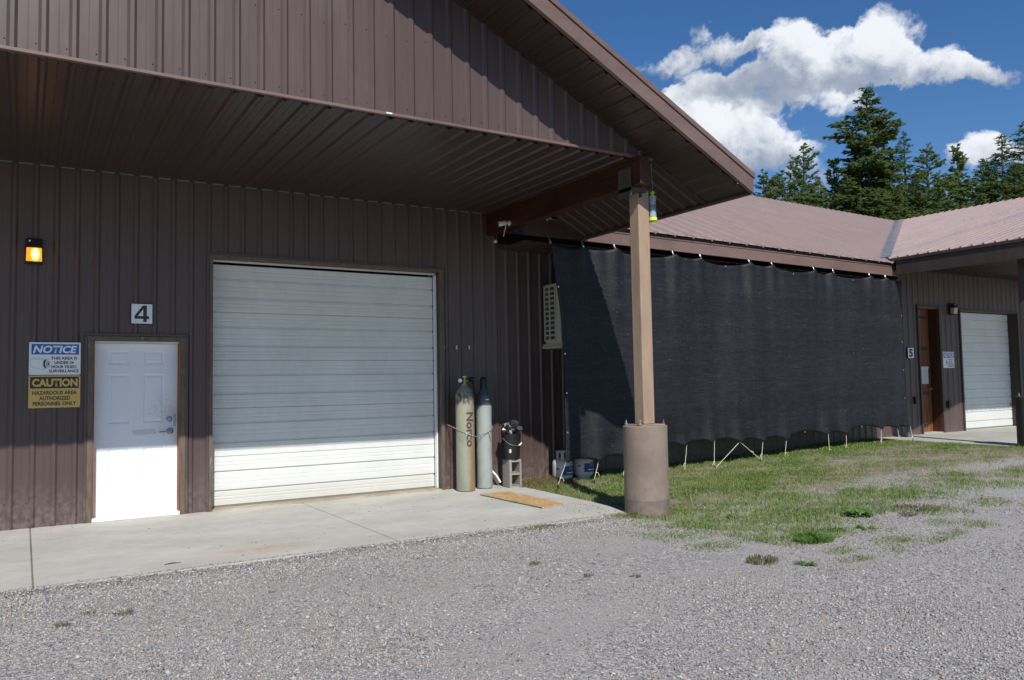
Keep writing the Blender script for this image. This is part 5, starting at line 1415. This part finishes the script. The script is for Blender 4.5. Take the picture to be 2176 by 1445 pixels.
blades(170000, (4.4, 18.5), (-6.1, -.03), lambda x, y: in_grass(x, y)*(1-.9*dry(x, y))*thin(x, y), 'grass', M_GRASS, .02, .058, .0024)
M_DRYG = leafmat('straw_blades', [(.34, .27, .15), (.26, .19, .10), (.44, .38, .22), (.26, .26, .10), (.34, .32, .14)], None, .7, .2)
blades(85000, (4.4, 18.5), (-6.1, -.03), lambda x, y: in_grass(x, y)*dry(x, y)*thin(x, y), 'dry_grass', M_DRYG, .015, .045, .0022)
def cover(n, xr, yr, densf, name, m_):
    x = rng.uniform(*xr, n*3); y = rng.uniform(*yr, n*3); k_ = rng.uniform(0, 1, n*3) < densf(x, y); x = x[k_][:n]; y = y[k_][:n]; k = len(x)
    z = H(x, y)+rng.uniform(.006, .035, k); s_ = rng.uniform(.004, .011, k); a = rng.uniform(0, 6.28, k); ti = rng.uniform(-.6, .6, (k, 2))
    P = []
    for q_ in (0, 1.57, 3.14, 4.71):
        dx = np.cos(a+q_)*s_*(1.4 if q_ in (0, 3.14) else .7); dy = np.sin(a+q_)*s_*(1.4 if q_ in (0, 3.14) else .7)
        P.append(np.stack([x+dx, y+dy, z+dx*ti[:, 0]+dy*ti[:, 1]], 1))
    bulk(name, np.stack(P, 1).reshape(-1, 3), np.arange(k*4), 4, m_)
def patchy(x, y):
    n = np.sin(x*2.3+.7)*np.sin(y*3.1+x)+.6*np.sin(x*5.1-y*4.3)+.5*np.sin(x*1.1+y*7)
    return in_grass(x, y)*np.clip(.25+.6*n, 0.02, 1)
cover(90000, (4.4, 18.5), (-6.1, -.03), lambda x, y: patchy(x, y)*(1-.8*dry(x, y)), 'ground_cover', M_WEED)
blades(7000, (5.4, 16), (-5.6, -.2), lambda x, y: in_grass(x, y)*np.clip(np.sin(x*1.7+y*1.3)+np.sin(x*3.9-y*2.7)-.5, 0, 1), 'tall_grass', M_GRASS, .05, .10, .0024)
# taller, dry strip at the wall by the cinder block
blades(5000, (5.42, 6.4), (-.75, -.05), lambda x, y: np.exp(-((y+.25)/.25)**2)*.9+.1, 'dry_grass', leafmat('dry_grass_blades', [(.30, .22, .11), (.22, .17, .08), (.14, .15, .05), (.35, .27, .15)]), .05, .13, .0022)
blades(2600, (3.2, 5.25), (-3.5, -3.22), lambda x, y: np.clip(np.sin(x*5.2)-.15, 0, 1)*np.exp(-((y+3.32)/.09)**2), 'edge_grass', M_WEED2, .015, .045, .0024)

# weeds, one by one
def weed(x, y, r, broad, m_, label, n=60, hh=.06, seed=0):
    n = int(n*.6)
    r_ = np.random.default_rng(seed); mb = MB(); z = h1(x, y)
    for k in range(n):
        a = r_.uniform(0, 2*math.pi); d = r*math.sqrt(r_.uniform(0, 1))*(.3 if broad else .8)
        bx_, by_ = x+d*math.cos(a), y+d*math.sin(a)*.8; ln = (r*.8 if broad else hh)*r_.uniform(.6, 1.2)
        w = (ln*.22 if broad else .0028); up = r_.uniform(.15, .7) if broad else r_.uniform(.6, 1.2)
        a2 = a+r_.uniform(-.6, .6); dx, dy = math.cos(a2)*ln, math.sin(a2)*ln
        px, py = -math.sin(a2)*w, math.cos(a2)*w; hz = ln*up*.6
        if not broad: dx *= .5; dy *= .5; hz = ln*.9
        P0 = (bx_, by_, z-.002); P1 = (bx_+dx*.5+px, by_+dy*.5+py, z+hz*.8+.003); P2 = (bx_+dx, by_+dy, z+hz*(.7 if broad else 1)); P3 = (bx_+dx*.5-px, by_+dy*.5-py, z+hz*.8+.003)
        P4 = (bx_+dx*.5, by_+dy*.5, z+hz*.8-.002)
        mb.poly([P0, P1, P2, P4]) if broad else mb.poly([P0, P1, P2])
        mb.poly([P0, P4, P2, P3]) if broad else mb.poly([P0, P2, P3])
    o = tag(mb.build('weed', m_), label, 'weed', 'weeds growing out of the gravel')
    return o
W = [((1730, 1150), .24, False, M_WEED, 'largest green grass tuft in the gravel, just in front of the turf edge', 1100, .055),
     ((1622, 1196), .17, False, M_WEED2, 'olive low tuft alone in the gravel, left of the broad-leaved weed', 320, .05),
     ((1712, 1200), .10, True, M_WEED, 'broad-leaved dandelion-like weed below the large tuft', 34, .05),
     ((1350, 1226), .055, True, M_WEED, 'small bright leafy weed alone in the gravel right of the pedestal foot', 18, .04),
     ((1250, 1226), .05, False, M_WEED2, 'tiny faint tuft in the gravel, left of the small bright weed', 50, .03),
     ((1137, 1201), .06, False, M_WEED2, 'low dull tuft in the gravel below the slab joint end', 70, .03),
     ((133, 1332), .05, False, M_WEED2, 'flat dark tuft in the gravel at lower left', 80, .025),
     ((187, 1306), .05, False, M_WEED2, 'thin creeping weed near the left slab joint', 50, .02),
     ((262, 1306), .07, False, M_WEED2, 'sprawling dry weed in the left gravel, right of the creeping one', 70, .03),
     ((242, 1324), .02, True, M_WEED, 'single tiny green sprout in the left gravel', 10, .02),
     ((163, 1351), .025, True, M_WEED, 'tiny leafy sprout below the flat dark tuft', 10, .02),
     ((1775, 1128), .11, True, M_WEED, 'leafy weed at the turf edge behind the large tuft', 34, .05),
     ((1840, 1124), .11, True, M_WEED, 'spreading leafy weed just right of the large tuft', 30, .05),
     ((1826, 1095), .2, True, M_WEED, 'wide leafy patch at the front of the turf', 70, .05),
     ((1930, 1097), .12, False, M_WEED2, 'small olive tuft right of the turf point', 120, .04),
     ((1425, 1122), .05, True, M_WEED, 'leafy weed at the foot of the turf near the pedestal', 16, .04),
     ((1560, 1100), .12, True, M_WEED, 'leafy weed cluster in the front left of the turf', 40, .05),
     ((1945, 1085), .35, False, M_WEED2, 'long low tuft reaching into the gravel at right', 420, .05)]
for i, (uv, r, br, m_, lb, n_, hh_) in enumerate(W):
    p = at(uv[0], uv[1], 2, -.035)
    for _ in range(6): p = at(uv[0], uv[1], 2, h1(p.x, p.y))
    weed(p.x, p.y, r, br, m_, lb, n_, hh_, i+20)
# loose twigs and leaves on the slab
r_ = np.random.default_rng(5)
for i, (u, v, lb) in enumerate([(366, 1197, 'dry brown twig lying on the slab near its front edge'), ]):
    p = at(u, v, 2, .006); mb = MB(); mb.tube([p+Vector((-.06, -.01, 0)), p+Vector((0, .006, .002)), p+Vector((.07, -.004, 0))], [.003, .005, .002], 6)
    tag(mb.build('twig', M_BARK), lb, 'twig')
mb = MB()
for k in range(150):
    x_ = r_.uniform(-3, 5.2); y_ = r_.uniform(-3.1, -.05); s_ = r_.uniform(.003, .009)
    if r_.uniform() < .45: x_ = r_.uniform(4.7, 5.2); y_ = r_.uniform(-3.1, -2.3)
    a = r_.uniform(0, 6)
    mb.prism([(x_+s_*math.cos(a+q_), y_+s_*math.sin(a+q_)*.7, .0005) for q_ in (0, 1.6, 3.1, 4.6)], (0, 0, s_*.5))
M_CRUMB, _, _ = mat('brown_crumbs', (.10, .07, .05), .8)
mb.build('debris', M_CRUMB, None, kind='stuff')

# ------------------------------------------------------------------ trees
def crown_mesh(kind, height, rad, seed):
    r_ = np.random.default_rng(seed); V_ = []; Fc = []; br = MB()
    if kind == 'fir': step, nb, low, droop, ssz = .30, 11, .10, -.16, .27
    elif kind == 'pine': step, nb, low, droop, ssz = .34, 9, .14, .34, .26
    else: step, nb, low, droop, ssz = .28, 10, .08, -.26, .24
    z = height*low; cnt = 0
    bushy = r_.uniform(0, 6, 4)
    while z < height-.12:
        f = (height-z)/(height*(1-low))
        env = rad*(f**(.80 if kind == 'fir' else .72))*(1+.18*math.sin(z*1.3+bushy[0])+.12*math.sin(z*2.9+bushy[1]))+.10
        k_ = max(3, int(nb*(0.5+.6*f)+r_.uniform(-1, 1)))
        for b in range(k_):
            a = r_.uniform(0, 2*math.pi); ln = env*r_.uniform(.5, 1.12)*(1+.26*math.sin(2*a+z*.55+bushy[2])+.14*math.sin(3*a-z*.9+bushy[3]))
            if r_.uniform() < .06: ln *= 1.22
            d0 = Vector((math.cos(a), math.sin(a), 0)); zz = z+r_.uniform(-.2, .2)
            rise = droop*ln + (.25*ln if f < .25 else 0)
            tip = Vector((0, 0, zz))+d0*ln+Vector((0, 0, rise+ (.18*ln if kind == 'fir' else .0)))
            br.tube([(0, 0, zz), tuple(Vector((0, 0, zz)).lerp(tip, .5)+Vector((0, 0, .06*ln))), tuple(tip)], [.012+.008*ln, .01+.004*ln, .006], 3)
            ns = max(4, int(ln/ssz*(4.2 if kind == 'fir' else 4.0)))
            for s in range(ns):
                t = (.16 if kind == 'fir' else .28)+(.86 if kind == 'fir' else .75)*(s+r_.uniform(0, 1))/ns
                lat = (1.08-t)*ln*.38*r_.uniform(-1, 1)
                p = Vector((0, 0, zz)).lerp(tip, t)+Vector((-d0.y, d0.x, 0))*lat+Vector((0, 0, .05*ln*math.sin(t*3)+r_.uniform(-.07, .05)))
                m_ = 4 if kind != 'larch' else 5
                for q in range(m_):     # a few narrow needle fans
                    sz = ssz*r_.uniform(.55, 1.15)*(.55+.5*min(1, ln))
                    dd = (d0*r_.uniform(.3, 1)+Vector((-d0.y, d0.x, 0))*r_.uniform(-.9, .9)+Vector((0, 0, r_.uniform(-.35, .45) + (.35 if kind == 'pine' else -.05)))).normalized()
                    sd_ = dd.cross(Vector((r_.uniform(-.5, .5), r_.uniform(-.5, .5), 1))).normalized()
                    w = sz*(.27 if kind != 'larch' else .17)
                    b0 = len(V_)
                    V_ += [p, p+dd*sz*.55+sd_*w, p+dd*sz, p+dd*sz*.5-sd_*w]
                    Fc += [b0, b0+1, b0+2, b0+3]
        z += step*r_.uniform(.8, 1.2)*(.55+.6*f)
    return np.array([v[:] for v in V_]), np.array(Fc), br
TREES = {}
def tree_proto(kind, seed):
    height = 10.0; rad = {'fir': 2.35, 'pine': 1.35, 'larch': 1.5}[kind]
    V_, Fc, br = crown_mesh(kind, height*1.6, rad*1.6, seed)
    return V_/1.6, Fc, br
def make_tree(kind, seed, m_):
    V_, Fc, br = tree_proto(kind, seed)
    me = bpy.data.meshes.new('crown'); me.vertices.add(len(V_)); me.vertices.foreach_set('co', V_.astype(np.float32).ravel())
    nf = len(Fc)//4; me.loops.add(len(Fc)); me.loops.foreach_set('vertex_index', Fc.astype(np.int32)); me.polygons.add(nf)
    me.polygons.foreach_set('loop_start', np.arange(nf, dtype=np.int32)*4); me.update(calc_edges=True); me.materials.append(m_)
    r_ = np.random.default_rng(seed+100)
    tr = MB(); tr.tube([(0, 0, -.1), (.03, 0, 2.5), (-.03, .02, 5), (.02, 0, 7.6), (0, 0, 9.95)], [.17, .14, .10, .055, .008], 9)
    b1 = MB(); b1.v = [(v[0]/1.6, v[1]/1.6, v[2]/1.6) for v in br.v]; b1.f = br.f
    mt = bpy.data.meshes.new('trunk'); mt.from_pydata(tr.v, [], tr.f); mt.materials.append(M_BARK)
    mbm = bpy.data.meshes.new('branches'); mbm.from_pydata(b1.v, [], b1.f); mbm.materials.append(M_BARK)
    return me, mt, mbm
PROTO = {('fir', 0): make_tree('fir', 1, M_FIR), ('fir', 1): make_tree('fir', 2, M_FIR), ('pine', 0): make_tree('pine', 3, M_PINE), ('pine', 1): make_tree('pine', 4, M_PINE), ('larch', 0): make_tree('larch', 5, M_LARCH), ('larch', 1): make_tree('larch', 6, M_LARCH)}
def plant(u, v, Y, kind, var, wscale, label, rot, group='conifers behind the roofs'):
    p = at(u, v, 1, Y); base = Vector((p.x, Y, -.05)); hgt = p.z+.05
    t = thing({'fir': 'fir_tree', 'pine': 'pine_tree', 'larch': 'larch_tree'}[kind], label, 'tree', base, group)
    s = hgt/10.0
    wscale *= {'fir': 1.05, 'pine': 1.13, 'larch': 1.1}[kind]
    t.scale = (s*wscale, s*wscale, s); t.rotation_euler = (0, 0, rot)
    for nm, me in zip(('crown', 'trunk', 'branches'), PROTO[(kind, var)]):
        o = bpy.data.objects.new(nm, me); COL.objects.link(o); o.parent = t
        if nm == 'branches': o['kind'] = 'stuff'
TL = [(1840, 188, 24, 'fir', 0, 1.12, 'tallest broad dark fir rising above the roof valley'),
      (1706, 308, 26, 'pine', 0, .9, 'slim spiky pine, tallest left of the big fir'),
      (1686, 332, 29, 'pine', 1, .7, 'thin pine close behind the left of the slim spiky pine'),
      (1622, 366, 27, 'pine', 1, 1.15, 'bushy pine just right of the gable roof tip'),
      (1662, 368, 24, 'pine', 0, 1.25, 'bushy pale pine second from the gable roof tip'),
      (1771, 338, 28, 'pine', 1, 1.0, 'narrow pine close against the left side of the big fir'),
      (1738, 372, 31, 'larch', 1, 1.0, 'short thin larch between the slim pine and the big fir'),
      (1920, 284, 30, 'larch', 0, .95, 'bluish larch just right of the big fir'),
      (1968, 312, 25, 'pine', 1, 1.15, 'pointed pine between the bluish larch and the bare sky gap'),
      (2033, 312, 25, 'pine', 0, 1.05, 'spiky pine standing before the small right-hand cloud'),
      (2088, 338, 28, 'pine', 1, .9, 'short pale pine right of the small right-hand cloud'),
      (2128, 284, 27, 'larch', 1, 1.15, 'feathery larch second from the right edge'),
      (2178, 258, 24, 'larch', 0, 1.2, 'tall feathery larch cut by the right edge of the view'),
      (1886, 330, 23, 'fir', 1, 1.05, 'dark lower fir hugging the right side of the big fir'),
      (1800, 372, 22, 'fir', 1, 1.15, 'dark low fir at the left foot of the big fir'),
      (1945, 372, 22, 'fir', 0, 1.1, 'low dark fir above the right roof, below the bluish larch'),
      (2005, 372, 23, 'pine', 1, 1.5, 'round-topped pine filling the gap above the right roof'),
      (2062, 378, 22, 'pine', 0, 1.5, 'low wide pine above the right roof'),
      (2110, 362, 22, 'fir', 1, 1.1, 'low dark fir in front of the feathery larch'),
      (2160, 350, 21, 'fir', 0, 1.1, 'low dark fir at the right edge above the roof'),
      (1715, 398, 24, 'pine', 1, 1.6, 'low wide pine under the slim spiky pine'),
      (1640, 398, 23, 'pine', 0, 1.5, 'low wide pine above the middle roof, near the gable tip'),
      (1755, 404, 21, 'pine', 0, 1.6, 'low wide pine left of the big fir, just above the roof'),
      (1850, 400, 20, 'fir', 1, 1.3, 'low dense fir directly above the roof valley'),
      (1905, 405, 20, 'fir', 0, 1.3, 'low dense fir just right of the roof valley')]
for i, (u, v, Yt, kd, vr, ws, lb) in enumerate(TL):
    plant(u, v, Yt, kd, vr, ws, lb, i*1.37)

scene.render.engine = 'CYCLES'
scene.cycles.max_bounces = 8
scene.cycles.transparent_max_bounces = 8
